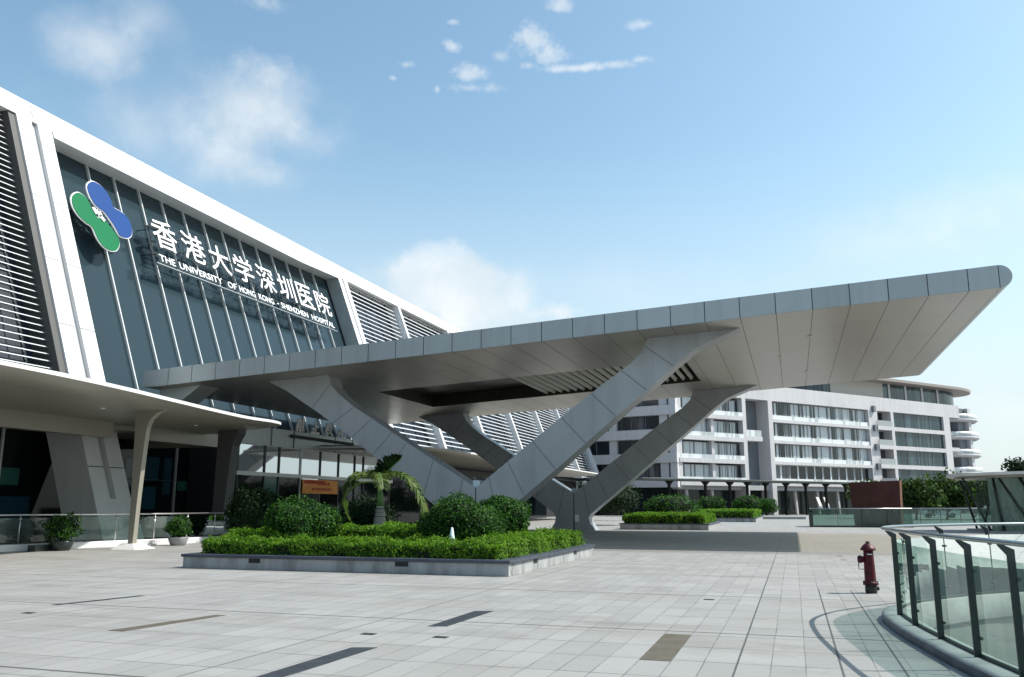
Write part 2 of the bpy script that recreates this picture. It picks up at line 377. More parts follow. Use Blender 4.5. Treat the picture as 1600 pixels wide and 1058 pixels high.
def ellipsoid_leaves(c, rad, n, size, seed, amp=.16, zmin=-.75, shell=.32):
    d = rng.normal(0, 1, (int(n * 1.6), 3)); d /= np.linalg.norm(d, axis=1)[:, None]
    d = d[d[:, 2] > zmin][:n]
    r = lump(d, seed, amp) * (1 - shell * rng.uniform(0, 1, len(d)) ** 1.8) * (1 + .05 * rng.normal(0, 1, len(d)))
    return leaf_arrays(np.array(c) + d * r[:, None] * np.array(rad), d / np.array(rad) * min(rad), size)
def core_ball(mb, c, rad, seed, amp=.16, sc=.74, nu=16, nv=10):
    rows = []
    for j in range(nv + 1):
        ph = math.pi * j / nv - math.pi / 2
        d = np.array([[math.cos(ph) * math.cos(2 * math.pi * i / nu), math.cos(ph) * math.sin(2 * math.pi * i / nu), math.sin(ph)] for i in range(nu)])
        r = lump(d, seed, amp) * sc
        rows.append([tuple(q) for q in (np.array(c) + d * r[:, None] * np.array(rad))])
    mb.strip(rows, True, True)
def bush(name, label, c, rad, n, size, leaf, cat='bush', group=None, seed=1, stems=True, lobes=3):
    root = thing(name, label, cat, (c[0], c[1], c[2] - rad[2] * .95), group)
    q = [(ellipsoid_leaves(c, rad, n, size, seed), 0)]; core = MB(); core_ball(core, c, rad, seed)
    rg = np.random.default_rng(seed + 50)
    for k in range(lobes):
        a = rg.uniform(0, 6.28); c2 = (c[0] + math.cos(a) * rad[0] * .5, c[1] + math.sin(a) * rad[1] * .5, c[2] + rad[2] * rg.uniform(-.15, .4)); r2 = [x * rg.uniform(.5, .62) for x in rad]
        q.append((ellipsoid_leaves(c2, r2, n // 4, size, seed + k + 9), 0)); core_ball(core, c2, r2, seed + k + 9)
    leaf_obj('foliage', q, [leaf, M_CORE], root, core)
    if stems:
        st = MB()
        for k in range(4):
            a = k * 1.57 + seed; st.tube([(c[0] + .06 * math.cos(a), c[1] + .06 * math.sin(a), c[2] - rad[2]), (c[0] + .3 * rad[0] * math.cos(a), c[1] + .3 * rad[1] * math.sin(a), c[2] - .3 * rad[2])], [.035, .02], 6)
        st.build('stem', M_BARK, root)
    return root
def box_leaves(x0, x1, y0, y1, z0, z1, dens, size, wave=.05, seed=0):
    """leaves on the top and the four sides of a clipped hedge"""
    cs = []; ds = []
    def face(n, fn, d):
        a = rng.uniform(0, 1, n); b = rng.uniform(0, 1, n); cs.append(fn(a, b)); ds.append(np.tile(d, (n, 1)))
    lx, ly, lz = x1 - x0, y1 - y0, z1 - z0
    st = lambda a, b, z: np.stack([a, b, z], 1)
    face(int(dens * lx * ly), lambda a, b: st(x0 + a * lx, y0 + b * ly, np.full(len(a), z1)), (0, 0, 1))
    for yy, s_ in ((y0, -1), (y1, 1)): face(int(dens * lx * lz), lambda a, b: st(x0 + a * lx, np.full(len(a), yy), z0 + b * lz), (0, s_, .25))
    for xx, s_ in ((x0, -1), (x1, 1)): face(int(dens * ly * lz), lambda a, b: st(np.full(len(a), xx), y0 + a * ly, z0 + b * lz), (s_, 0, .25))
    c = np.concatenate(cs); d = np.concatenate(ds).astype(float)
    bumpv = np.sin(c[:, 0] * 3.1 + seed) * np.sin(c[:, 1] * 2.7 + seed * 2) + .7 * np.sin(c[:, 0] * 8.3) * np.sin(c[:, 1] * 7.1 + 1) + .6 * np.sin(c[:, 2] * 9 + c[:, 0] * 5)
    c = c + d * (wave * bumpv - .09 * rng.uniform(0, 1, len(c)) ** 2 + .03 * rng.normal(0, 1, len(c)))[:, None]
    return leaf_arrays(c, d, size)

# ================================================================== GROUND
# plan of the sunken stair well behind the glass railing
FRONT = [(3.9, 2.5), (3.0, 4.2), (2.45, 5.8), (2.1, 7.2), (1.83, 8.88), (1.65, 9.87), (1.49, 11.03), (1.36, 12.15), (1.30, 13.23)]
TIP = [(1.33, 13.8), (1.47, 14.35), (1.72, 14.95)]
BACK = [(2.29, 15.85), (3.17, 16.95), (4.2, 17.8), (5.5, 18.6), (7.0, 19.2), (9.0, 19.8)]
def smoothpath(pts, k=4):
    out = []
    P = [Vector((p[0], p[1], p[2] if len(p) > 2 else 0)) for p in pts]
    for i in range(len(P) - 1):
        a, b, c, d = P[max(i - 1, 0)], P[i], P[i + 1], P[min(i + 2, len(P) - 1)]
        for j in range(k):
            t = j / k
            out.append(.5 * ((2 * b) + (c - a) * t + (2 * a - 5 * b + 4 * c - d) * t * t + (3 * b - a - 3 * c + d) * t ** 3))
    out.append(P[-1]); return out
def offset2d(path, d):
    o = []
    for i, p in enumerate(path):
        t = (path[min(i + 1, len(path) - 1)] - path[max(i - 1, 0)]).normalized()
        o.append(Vector((p.x - t.y * d, p.y + t.x * d, p.z)))   # +d: left of travel = outside (away from the well)
    return o
RAIL = smoothpath(FRONT + TIP + BACK, 4)
def ground():
    bm = bmesh.new()
    E0 = 1500
    outer = [bm.verts.new(p) for p in ((-E0, -E0, 0), (E0, -E0, 0), (E0, E0, 0), (-E0, E0, 0))]
    hole_pts = offset2d(RAIL, -.12) + [Vector((12, 20.5, 0)), Vector((12, 2.5, 0))]
    hole = [bm.verts.new(p) for p in hole_pts]
    es = []
    for L in (outer, hole):
        for i in range(len(L)): es.append(bm.edges.new((L[i], L[(i + 1) % len(L)])))
    bmesh.ops.triangle_fill(bm, edges=es, use_beauty=True, use_dissolve=False)
    for f in bm.faces:
        if f.normal.z < 0: f.normal_flip()
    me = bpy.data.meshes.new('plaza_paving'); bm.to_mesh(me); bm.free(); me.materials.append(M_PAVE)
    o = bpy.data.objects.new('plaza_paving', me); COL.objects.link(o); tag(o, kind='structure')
    wl = MB(); top = hole_pts; n = len(top)
    wl.add([tuple(p) for p in top] + [(p.x, p.y, -3.6) for p in top], [(i, (i + 1) % n, n + (i + 1) % n, n + i) for i in range(n)])
    tag(wl.build('stairwell_wall', M_COURT), kind='structure')
    fl = MB(); fl.box(-1, 14, 0, 22, -3.9, -3.61); tag(fl.build('stairwell_floor', M_COURT), kind='structure')
ground()
def inlay(quad, m, label):
    b = MB(); b.prism([(x, y, .0005) for x, y in quad], [(x, y, .004) for x, y in quad])
    tag(b.build('paving_strip', m), label, 'paving strip', 'darker stone strips set into the plaza paving')
inlay([(-11.68, 11.4), (-11.53, 11.4), (-11.22, 13.05), (-11.37, 13.05)], M_STRIPD, 'thin black slot drain strip farthest left in the paving')
inlay([(-8.6, 9.35), (-8.34, 9.35), (-8.1, 11.15), (-8.28, 11.15)], M_STRIPB, 'long faded brown stone strip at left of the plaza paving')
inlay([(-4.79, 11.00), (-4.54, 11.08), (-4.50, 12.88), (-4.78, 12.78)], M_STRIPD, 'short dark grey stone strip in front of the planter')
inlay([(-4.96, 7.15), (-4.71, 7.23), (-4.64, 9.23), (-4.92, 9.14)], M_STRIPD, 'long dark grey stone strip nearest the camera')
inlay([(-1.65, 9.39), (-1.32, 9.39), (-1.32, 11.32), (-1.65, 11.32)], M_STRIPB, 'brown pair of paving slabs at the bottom centre right')

for (x, y) in ((-5.22, 10.13), (-4.25, 10.17), (-11.13, 10.46), (-1.49, 15.57), (1.31, 30.03), (1.32, 27.96)):
    b = MB(); b.box(x - .09, x + .09, y - .06, y + .06, .0005, .006); b.mat(1); b.box(x - .07, x + .07, y - .015, y + .015, .006, .008)
    tag(b.build('drain_cover', [M_STRIPB if y > 20 else M_STRIPD, M_DARK]), 'small metal cover set flush in the plaza paving', 'drain cover', 'small covers set in the plaza paving')
# ================================================================== MAIN HALL (leaning facade)
X0, KL = -28.5, .377
def LP(d, y, z): return (X0 + d - KL * z, y, z)
def lbox(mb, d0, d1, y0, y1, z0, z1):
    return mb.hexa([LP(d0, y0, z0), LP(d1, y0, z0), LP(d1, y1, z0), LP(d0, y1, z0), LP(d0, y0, z1), LP(d1, y0, z1), LP(d1, y1, z1), LP(d0, y1, z1)])
hall = thing('hospital_hall', 'long white entrance hall with a sloping glass front and louvred bays', 'building', (-30, 48, 0))
YA, YE = -14.0, 143.0
b = MB()   # top band
edges = [(YA, 21.25), (32.6, 21.25), (32.6, 20.9), (57, 20.75), (63, 21.0), (63, 21.15), (YE, 21.4)]
for i in range(len(edges) - 1):
    (ya, za), (yb, zb) = edges[i], edges[i + 1]
    if yb - ya < .01: continue
    b.hexa([LP(-1.6, ya, za), LP(0, ya, za), LP(0, yb, zb), LP(-1.6, yb, zb), LP(-1.6, ya, 22.4), LP(0, ya, 22.4), LP(0, yb, 22.4), LP(-1.6, yb, 22.4)])
b.mat(1)
y = YA + .6
while y < YE:
    lbox(b, .0, .004, y, y + .045, 20.95 if 32.6 < y < 63 else 21.35, 22.38); y += 2.13
for yy in (30.9, 31.35, 63.9, 64.3): lbox(b, .0, .005, yy, yy + .03, 21.3, 22.38)
b.build('roof_band', [M_WHITE, M_JOINT], hall)
b = MB(); b.prism([(-38.4, YA, 22.38), (-70, YA, 23.2), (-70, YE, 23.2), (-38.4, YE, 22.38)], [(-38.4, YA, 22.1), (-70, YA, 22.1), (-70, YE, 22.1), (-38.4, YE, 22.1)])
b.build('roof', M_WHITE, hall)
b = MB(); lbox(b, -20, -1.9, YA, YE, 5.3, 22); b.box(-50, -33.5, YA, YE, 0, 5.3); b.build('inner_wall', M_DARK, hall)
b = MB(); lbox(b, -20, 0.0, YE, YE + .5, 5.7, 22.4); b.build('end_wall', M_WHITE, hall)
# twin piers with a groove
def pier(y0, y1, low=True, name='pier'):
    wd = (y1 - y0); s_ = wd * .41; b = MB()
    zl = .95 if low else 5.3
    lbox(b, -2.0, 0, y0, y0 + s_, zl, 21.3); lbox(b, -2.0, 0, y1 - s_, y1, zl, 21.3)
    b.mat(2); lbox(b, -1.5, -.22, y0 + s_, y1 - s_, max(1.9, zl), 21.3); b.mat(0)
    if low: lbox(b, -2.0, 0, y0 + s_, y1 - s_, .95, 1.9); lbox(b, -2.45, .14, y0 - .12, y1 + .12, .0, .75); lbox(b, -2.3, .05, y0 - .04, y1 + .04, .75, .95)
    b.mat(1); z = 3.3 if low else 6.6
    while z < 21:
        lbox(b, .0, .004, y0, y0 + s_, z, z + .045); lbox(b, .0, .004, y1 - s_, y1, z, z + .045); z += 3.35
    return b.build(name, [M_WHITE, M_JOINT, M_PIERG], hall)
pier(30.3, 32.5); pier(62.9, 64.5, False)
b = MB(); lbox(b, -1.6, -1.3, 32.5, 62.9, 5.9, 20.95); gw = b.build('glass_wall', M_FAC, hall)
for yy in (32.56, 62.83):
    b = MB(); lbox(b, -1.3, -1.22, yy - .05, yy + .05, 5.9, 20.9); b.build('edge_trim', M_DARK, gw)
for k in range(14):
    yy = 33.98 + k * 2.045 if k else 33.3
    b = MB(); lbox(b, -1.296, -1.14, yy - .036, yy + .036, 5.9, 20.88); b.build('mullion', M_MULL, gw)
b = MB(); lbox(b, -1.9, 0.0, 62.9 - .012, 62.9, 5.9, 21.0); b.build('reveal', M_GREY, hall)
def louvre_bay(y0, y1, step, d=-.55, th=.045, dep=.06):
    b = MB(); z = 6.1
    while z < 21.1:
        # tilted slat
        lbox(b, d - dep, d, y0, y1, z - th, z); z += step
    p = b.build('louvre_panel', M_SLAT, hall)
    b = MB(); lbox(b, -1.75, -1.5, y0, y1, 5.8, 21.2); b.build('louvre_backing', M_LBACK, p)
    b = MB(); y = y0 + 1.1
    while y < y1: lbox(b, d - .32, d - .22, y, y + .06, 5.9, 21.1); y += 2.6
    b.build('louvre_strut', M_DSTEEL, p)
louvre_bay(YA, 29.9, .34)
DIV = [75.0, 88.0, 101.3, 115.0, 129.0]
ys = [64.5] + DIV + [YE]
for i in range(len(ys) - 1): louvre_bay(ys[i] + (.25 if i else 0), ys[i + 1] - .25, .44, -.55, .095, .07)
for yy in DIV + [YE - .05]:
    b = MB(); lbox(b, -1.45, .05, yy - .25, yy + .25, 5.8, 21.3); b.build('fin', M_WHITE, hall)
b = MB(); lbox(b, -1.5, -.12, 29.9, 30.28, 5.5, 21.25); b.build('louvre_frame', M_DGREY, hall)
# low walkway canopies
def low_canopy(edge):
    E = smoothpath(edge, 5); rows = []
    for p in E:
        xi = min(-31.2, p.x - .3); xm = -29.0
        rows.append([(xi, p.y, 5.62), (p.x - .05, p.y, 5.38), (p.x, p.y, 5.33), (p.x - .06, p.y, 5.26), (p.x - max(.2, (p.x - xm) * .25), p.y, 5.17), (p.x - max(.4, (p.x - xm) * .62), p.y, 5.17), (min(xm, p.x - .5), p.y, 5.24), (xi, p.y, 5.24)])
    b = MB(); b.strip(rows, True, True); b.add(rows[0], [tuple(range(8))]); b.add(rows[-1], [tuple(range(8))[::-1]])
    o = b.build('low_canopy', M_CANO, hall)
    e = MB(); e.strip([[(p.x - .01, p.y, 5.27), (p.x + .03, p.y, 5.27), (p.x + .03, p.y, 5.39), (p.x - .01, p.y, 5.39)] for p in E], True, False)
    e.build('canopy_edge', M_WHITE, o)
    return o
c1 = low_canopy([(-19.0, -14), (-19.3, 2), (-19.6, 12), (-19.85, 17.5), (-20.3, 21.2), (-21.1, 25.2), (-21.8, 28.6), (-22.2, 31.2), (-22.15, 33.0), (-22.6, 34.3), (-24.0, 35.2), (-26.5, 36.0), (-29.5, 36.8)])
c2 = low_canopy([(-29.5, 49.0), (-26.0, 49.6), (-23.4, 50.4), (-22.4, 51.8), (-22.1, 54), (-22.0, 60), (-22.0, 75), (-22.0, 100), (-22.3, 103.5), (-24.5, 106)])
for (x, y) in ((-23.4, 18.2), (-24.3, 25.2), (-25.5, 32.0), (-23.0, 11.0)):
    b = MB(); b.lathe([(.10, -.035), (.10, .03), (.07, .03)], (x, y, 5.17), 14); b.build('downlight', M_MULL, c1)
# beam under the canopy, lobby glass
b = MB(); b.box(-29.0, -28.5, YA, 30.28, 4.55, 5.25); b.box(-29.0, -28.5, 32.52, 37.2, 4.6, 5.25); b.box(-33.3, -28.5, 37.2, 37.6, 4.6, 5.25); b.box(-33.3, -29.0, YA, 37.2, 5.0, 5.22); b.build('lintel', M_CANO, hall)
b = MB(); b.box(-33.2, -33.0, YA, 44.0, .0, 5.25); b.box(-33.0, -31.2, 60.2, 60.4, 0, 5.2); b.box(-31.3, -31.1, 60.4, 110, 0, 5.2); lg = b.build('lobby_glass', M_LOB, hall)
for yy in (10, 16, 22.5, 28.6, 34.6, 37.0, 39.9, 42.15):
    b = MB(); b.box(-32.998, -32.88, yy - .04, yy + .04, .0, 5.0); b.build('lobby_mullion', M_PIERG if yy > 30 else M_MULL, lg)
b = MB(); b.box(-32.998, -32.93, 36, 40, 2.95, 3.0); b.build('lobby_transom', M_DSTEEL, lg)
for (y0, y1, z0, z1, m) in ((28.7, 29.7, 2.5, 3.25, M_TEAL), (40.2, 41.9, 2.45, 2.95, M_TEAL), (42.3, 43.3, 2.45, 2.95, M_TEAL), (36.1, 36.9, 2.6, 4.0, M_BLUEREFL), (37.4, 38.6, 2.9, 4.2, M_BLUEREFL), (37.4, 38.5, 1.4, 2.6, M_BLUEREFL), (39.0, 39.6, 2.2, 4.2, M_BLUEREFL), (28.6, 30.4, .6, 2.0, M_BLUEREFL)):
    b = MB(); b.box(-32.998, -32.985, y0, y1, z0, z1); b.build('reflection_pane', m, lg)  # thin coloured sheets painted in as reflections on the dark lobby glass
# kerb, glass balustrade
kp = smoothpath([(-27.6, -10), (-27.4, 8), (-26.9, 20), (-26.3, 25.0), (-25.6, 28.0), (-25.0, 30.9), (-24.9, 34.0), (-25.3, 38)], 5)
b = MB(); ko = offset2d(kp, -.0); ki = offset2d(kp, .5)
b.strip([[(o.x, o.y, 0), (o.x, o.y, .2), (o.x - .03, o.y, .23), (i.x, i.y, .23), (i.x, i.y, 0)] for o, i in zip(ko, ki)], False, False)
kerb = b.build('ramp_kerb', M_WHITE)
tag(kerb, 'low white kerb curving along the hall front under the glass balustrade', 'kerb')
bal = thing('glass_balustrade', 'green glass balustrade on the white kerb before the dark lobby', 'balustrade', (-26.5, 20, .23))
bp = [p for p in offset2d(kp, .25) if p.y < 35.6]
b = MB(); b.tube([(p.x, p.y, 1.26) for p in bp], .035, 8); b.build('handrail', M_STEEL, bal)
b = MB(); b.strip([[(p.x, p.y, .3), (p.x, p.y, 1.15)] for p in bp], False, False); b.build('glass_panel', M_GLASS2, bal, recalc=False)
last = -99
for p in bp:
    if p.y - last > 1.55 and p.y > 12:
        last = p.y; b = MB(); b.tube([(p.x, p.y, .23), (p.x, p.y, 1.24)], .022, 8); b.lathe([(.0, -.03), (.05, -.03), (.05, .03), (.0, .03)], (p.x, p.y, 1.12), 10); b.build('post', M_STEEL, bal)
# slanting blade column that carries the canopy
colm = thing('canopy_column', 'slender grey canopy column with flared top on a white foot', 'column', (-23.7, 26.7, 0))
def blade(name, pts, y0, y1, m, root):
    b = MB(); b.prism([(x0, y0, z) for x0, x1, z in pts] + [(x1, y0, z) for x0, x1, z in pts[::-1]], [(x0, y1, z) for x0, x1, z in pts] + [(x1, y1, z) for x0, x1, z in pts[::-1]])
    return bevel(b.build(name, m, root), .015)
blade('shaft', [(-23.80, -23.58, .1), (-23.84, -23.52, 2.0), (-23.90, -23.42, 3.8), (-23.92, -23.36, 4.5), (-23.93, -23.22, 4.85), (-23.94, -22.9, 5.08), (-23.95, -22.6, 5.17), (-23.95, -22.6, 5.24)], 26.5, 26.72, M_CANO, colm)
b = MB(); b.hexa([(-24.2, 26.1, 0), (-23.1, 26.1, 0), (-23.1, 27.2, 0), (-24.2, 27.2, 0), (-24.0, 26.4, .2), (-23.45, 26.4, .2), (-23.45, 26.9, .2), (-24.0, 26.9, .2)]); b.build('foot', M_WHITE, colm)
colm2 = thing('canopy_column', 'wide dark leaning column at the end of the low canopy', 'column', (-25.8, 34.7, 0))
blade('shaft', [(-26.2, -25.55, 0), (-26.15, -25.5, 1.6), (-26.1, -25.25, 4.4), (-26.1, -25.1, 4.75), (-26.1, -24.95, 5.0), (-26.1, -24.95, 5.2)], 34.4, 35.0, M_DGREY, colm2)
# entrance: mirror glazing under a grey lintel
ent = thing('glazed_entrance', 'glazed entrance of mirror glass panes under a grey lintel beam', 'entrance hall', (-29.5, 48, 0))
b = MB(); b.prism([(-31.4, 40.3, 5.08), (-29.35, 40.3, 5.08), (-29.2, 57.5, 5.08), (-29.6, 59.5, 5.08), (-31.4, 61, 5.08)], [(-31.4, 40.3, 6.15), (-29.35, 40.3, 6.15), (-29.2, 57.5, 6.15), (-29.6, 59.5, 6.15), (-31.4, 61, 6.15)])
b.mat(1)
for yy in (43.6, 46.0, 51.0, 53.4): b.box(-29.3, -29.25 + (yy - 46) * .005, yy, yy + .03, 5.09, 6.14)
b.mat(2); b.box(-29.25, -29.12, 45.6, 53.4, 5.72, 5.9)
b.build('lintel_beam', [M_GREY, M_JOINT, M_DARK], ent)
b = MB(); b.box(-29.9, -29.5, 40.8, 60.5, 3.3, 3.52); b.build('transom', M_MULL, ent)
pl = [40.9, 43.5, 45.0, 47.4, 49.8, 52.2, 54.5, 55.8, 58.2, 60.0]
for i in range(len(pl) - 1):
    b = MB(); b.box(-29.72, -29.62, pl[i] + .05, pl[i + 1] - .05, 3.52, 5.08); b.build('upper_pane', M_MIRR, ent)
    b = MB(); b.box(-29.72, -29.62, pl[i] + .05, pl[i + 1] - .05, .0, 3.3); b.build('lower_pane', [M_LOB, M_TEAL, M_LOB, M_MIRR, M_LOB, M_LOB, M_LOB, M_LOB, M_LOB][i], ent)
    b = MB(); b.box(-29.78, -29.55, pl[i] - .05, pl[i] + .05, 0, 5.08); b.build('frame_post', M_DSTEEL if i not in (3,) else M_MULL, ent)
b = MB(); b.box(-32.9, -30.2, 40.9, 61.5, 0, 6.0); b.build('lobby_core', M_DARK, ent)
ban = thing('banner', 'orange banner with red lettering hung inside the entrance glazing', 'banner', (-29.4, 49.8, 2.4))
b = MB(); b.box(-29.46, -29.43, 47.5, 51.9, 2.35, 3.24); b.mat(1); b.box(-29.43, -29.427, 47.65, 50.2, 2.98, 3.18)
for k in range(9): b.box(-29.43, -29.426, 48.6 + k * .28, 48.8 + k * .28, 2.55 + .02 * (k % 2), 2.73)
for k in range(5): b.box(-29.43, -29.426, 49.4 + k * .3, 49.62 + k * .3, 2.9, 3.1)
b.build('cloth', [M_ORANGE, M_BRED], ban)
sg = thing('entrance_sign', 'row of worn metal characters standing on the entrance lintel', 'sign', (-29.4, 49, 6.15))
rg = random.Random(5)
for k in range(4):
    b = MB(); yc = 46.6 + k * 1.75
    st = [[(-.4, .0, -.25, .75), (-.05, .0, -.05, .8), (.15, .1, .45, .1), (.3, .1, .25, .8)], [(-.5, .05, .5, .05), (0, .05, .05, .8), (.05, .45, .4, .45), (-.4, .25, -.2, .3)], [(-.35, .0, -.3, .8), (-.3, .75, .3, .75), (.3, .75, .25, .4), (-.3, .4, .35, .4), (0, .4, .5, .0), (-.35, .0, -.05, .2)], [(-.45, .1, -.3, .45), (-.1, .5, .0, .05), (.0, .05, .4, .05), (.4, .05, .42, .3), (.15, .5, .25, .7), (.4, .7, .55, .5)]][k]
    for (ya, za, yb, zb) in st:
        d = Vector((0, yb - ya, zb - za)); nrm = Vector((0, -d.z, d.y)).normalized() * .07
        p = Vector((-29.3, yc + ya, 6.17 + za)); q = p + d; ex = Vector((.1, 0, 0))
        b.hexa([p - nrm, p - nrm + ex, p + nrm + ex, p + nrm, q - nrm, q - nrm + ex, q + nrm + ex, q + nrm])
    b.build('character', M_LETTER, sg)

# ================================================================== SIGN ON THE GLASS
UP = Vector((-.353, 0, .936)); OUT = Vector((.936, 0, .353))
def signpt(y, wv, d): q = LP(d, y, wv * .936); return Vector(q)
em = thing('emblem', 'blue and green four lobed emblem mounted on the sloping glass', 'emblem', tuple(signpt(35.2, 18.5, -.3)))
G_ = [(33.2, 18.72), (33.43, 19.11), (33.78, 19.37), (34.1, 19.35), (34.36, 19.2), (34.50, 18.76), (34.64, 18.40), (34.88, 18.2), (35.3, 18.22), (35.56, 18.05), (35.86, 17.72), (36.12, 17.34), (36.12, 16.96), (35.79, 16.46), (35.29, 16.26), (34.8, 16.37), (34.48, 16.78), (34.35, 17.26), (34.2, 17.45), (33.91, 17.52), (33.48, 17.78), (33.21, 18.21)]
B_ = [(34.43, 19.99), (34.69, 20.37), (35.05, 20.58), (35.52, 20.52), (35.89, 20.24), (36.09, 19.79), (36.14, 19.36), (36.64, 19.27), (37.06, 19.11), (37.28, 18.71), (37.29, 18.23), (37.06, 17.75), (36.62, 17.5), (36.15, 17.5), (36.01, 17.78), (35.8, 18.17), (35.50, 18.55), (35.30, 18.75), (35.07, 18.80), (34.7, 19.01), (34.47, 19.46)]
def closed(pts, k=4):
    n = len(pts); P = [Vector((p[0], p[1])) for p in pts]; o = []
    for i in range(n):
        a, b_, c, d = P[i - 1], P[i], P[(i + 1) % n], P[(i + 2) % n]
        for j in range(k):
            t = j / k; o.append(.5 * ((2 * b_) + (c - a) * t + (2 * a - 5 * b_ + 4 * c - d) * t * t + (3 * b_ - a - 3 * c + d) * t ** 3))
    return o
def lobe(name, pts, m, d):
    o = closed(pts); cx = sum((p for p in o), Vector((0, 0))) / len(o); n = len(o)
    big = []
    for i, p in enumerate(o):
        t = (o[(i + 1) % n] - o[i - 1]).normalized(); big.append(p + Vector((-t.y, t.x)) * .05)
    b = MB(); b.prism([signpt(p.x, p.y, d) for p in o], [signpt(p.x, p.y, d + .1) for p in o]); q = b.build(name, m, em)
    b = MB(); b.prism([signpt(p.x, p.y, d - .02) for p in big], [signpt(p.x, p.y, d + .06) for p in big]); b.build('white_rim', M_LETTER, q)
lobe('green_lobe', G_, M_GREEN, -.35); lobe('blue_lobe', B_, M_BLUE, -.22)
b = MB()
for L in ([(34.5, 18.72), (34.72, 18.8), (34.9, 18.5), (34.7, 18.35)], [(34.85, 18.6), (35.1, 18.68), (35.2, 18.45), (34.98, 18.42)], [(34.98, 18.25), (35.16, 18.4), (35.34, 18.2), (35.2, 18.05)]):
    b.prism([signpt(y_, w_, -.24) for y_, w_ in L], [signpt(y_, w_, -.19) for y_, w_ in L])
b.build('centre_mark', M_LETTER, em)
b = MB()
for (y_, w_) in ((34.0, 18.4), (35.4, 17.2), (35.4, 19.6), (36.5, 18.4)):
    p = signpt(y_, w_, -1.3); q = signpt(y_, w_, -.34); b.tube([p, q], .05, 6)
b.build('bracket', M_DSTEEL, em)
def text_part(name, txt, size, bold, ext, y0, w0, d, parent, fit=None, mats=(None,)):
    cu = bpy.data.curves.new(name, 'FONT'); cu.body = txt; cu.size = size; cu.extrude = ext; cu.offset = bold; cu.resolution_u = 3
    tmp = bpy.data.objects.new('tmp_text', cu); COL.objects.link(tmp)
    dg = bpy.context.evaluated_depsgraph_get(); dg.update()
    me = bpy.data.meshes.new_from_object(tmp.evaluated_get(dg)); bpy.data.objects.remove(tmp)
    vs = [Vector(v.co) for v in me.vertices]
    x0 = min(v.x for v in vs); x1 = max(v.x for v in vs); zl = min(v.y for v in vs); zh = max(v.y for v in vs)
    sx = fit[0] / (x1 - x0) if fit and fit[0] else 1; sy = fit[1] / (zh - zl) if fit and fit[1] else 1
    off = Vector((0, 0, 0)); p = parent
    while p is not None: off += p.location; p = p.parent
    base = signpt(y0, w0, d)
    for v in me.vertices:
        v.co = base + Vector((0, 1, 0)) * (v.co.x - x0) * sx + UP * (v.co.y - zl) * sy + OUT * v.co.z - off
    me.materials.clear(); me.name = name
    for m in mats: me.materials.append(m)
    if len(mats) > 1:
        for pg in me.polygons: pg.material_index = 0 if pg.normal.dot(OUT) > .5 else 1
    else:
        for pg in me.polygons: pg.material_index = 0
    o = bpy.data.objects.new(name, me); COL.objects.link(o); o.parent = parent
    return o
sgn = thing('sign_lettering', 'large white hospital name in Chinese characters with English line beneath', 'sign', tuple(signpt(49, 18, -.3)))
CH = "香港大学深圳医院"
for i, ch in enumerate(CH):
    text_part('character', ch, 2.4, .012, .11, 38.95 + i * 2.63, 17.75, -.12, sgn, (2.15 if ch != '大' else 2.1, 2.05), (M_LETTER, M_LETDK))
EN = "THE UNIVERSITY OF HONG KONG - SHENZHEN HOSPITAL"; cw = 20.5 / sum(.55 if c in ' -I' else 1.0 for c in EN); yc = 39.0
for wd_ in EN.split(' '):
    L_ = sum(.55 if c in '-I' else 1.0 for c in wd_) * cw
    text_part('english_word', wd_, .6, .006, .10, yc, 16.72 + (.2 if wd_ == '-' else 0), -.1, sgn, (L_ * .93, .46 if wd_ != '-' else .06), (M_LETTER, M_LETDK)); yc += L_ + .55 * cw
b = MB()
for wv in (16.62, 17.32, 18.2, 19.1): b.prism([signpt(38.9, wv, -.42), signpt(59.7, wv, -.42), signpt(59.7, wv + .06, -.42), signpt(38.9, wv + .06, -.42)], [signpt(38.9, wv, -.36), signpt(59.7, wv, -.36), signpt(59.7, wv + .06, -.36), signpt(38.9, wv + .06, -.36)])
for k in range(17):
    yy = 39.2 + k * 1.27; p = signpt(yy, 16.6, -.45); q = signpt(yy, 19.3, -.45); b.tube([p, q], .025, 5)
    if k % 2 == 0: b.tube([signpt(yy, 17.3, -1.3), signpt(yy, 17.3, -.42)], .03, 5); b.tube([signpt(yy, 19.0, -1.3), signpt(yy, 19.0, -.42)], .03, 5)
b.build('support_frame', M_DSTEEL, sgn)
b = MB(); b.prism([signpt(38.8, 16.56, -.35), signpt(59.75, 16.56, -.35), signpt(59.75, 16.56, -.1), signpt(38.8, 16.56, -.1)], [signpt(38.8, 16.62, -.35), signpt(59.75, 16.62, -.35), signpt(59.75, 16.62, -.1), signpt(38.8, 16.62, -.1)]); b.build('shelf', M_LETDK, sgn)

# ================================================================== BIG ENTRANCE CANOPY
can = thing('entrance_canopy', 'huge grey wedge canopy on V shaped columns sheltering the drive', 'canopy', (-12, 47, 0))
SL = .0545; ZB = 9.28; TH = .88
zb = lambda x: ZB + SL * x
YF, YB = 35.3, 58.6; XL, XR = -31.0, 7.95
OX0, OX1, OY0, OY1 = -22.5, -4.9, 43.8, 51.9
b = MB()
def sq(x0, x1, y0, y1, dz=0.): b.add([(x0, y0, zb(x0) + dz), (x1, y0, zb(x1) + dz), (x1, y1, zb(x1) + dz), (x0, y1, zb(x0) + dz)], [(3, 2, 1, 0)])
sq(XL, OX0, YF + .05, YB); sq(OX0, OX1, YF + .05, OY0); sq(OX0, OX1, OY1, YB); sq(OX1, XR, YF + .05, YB)
b.mat(1)
pw = 1.42; x = XR - pw * .75
xs = []
while x > XL: xs.append(x); x -= pw
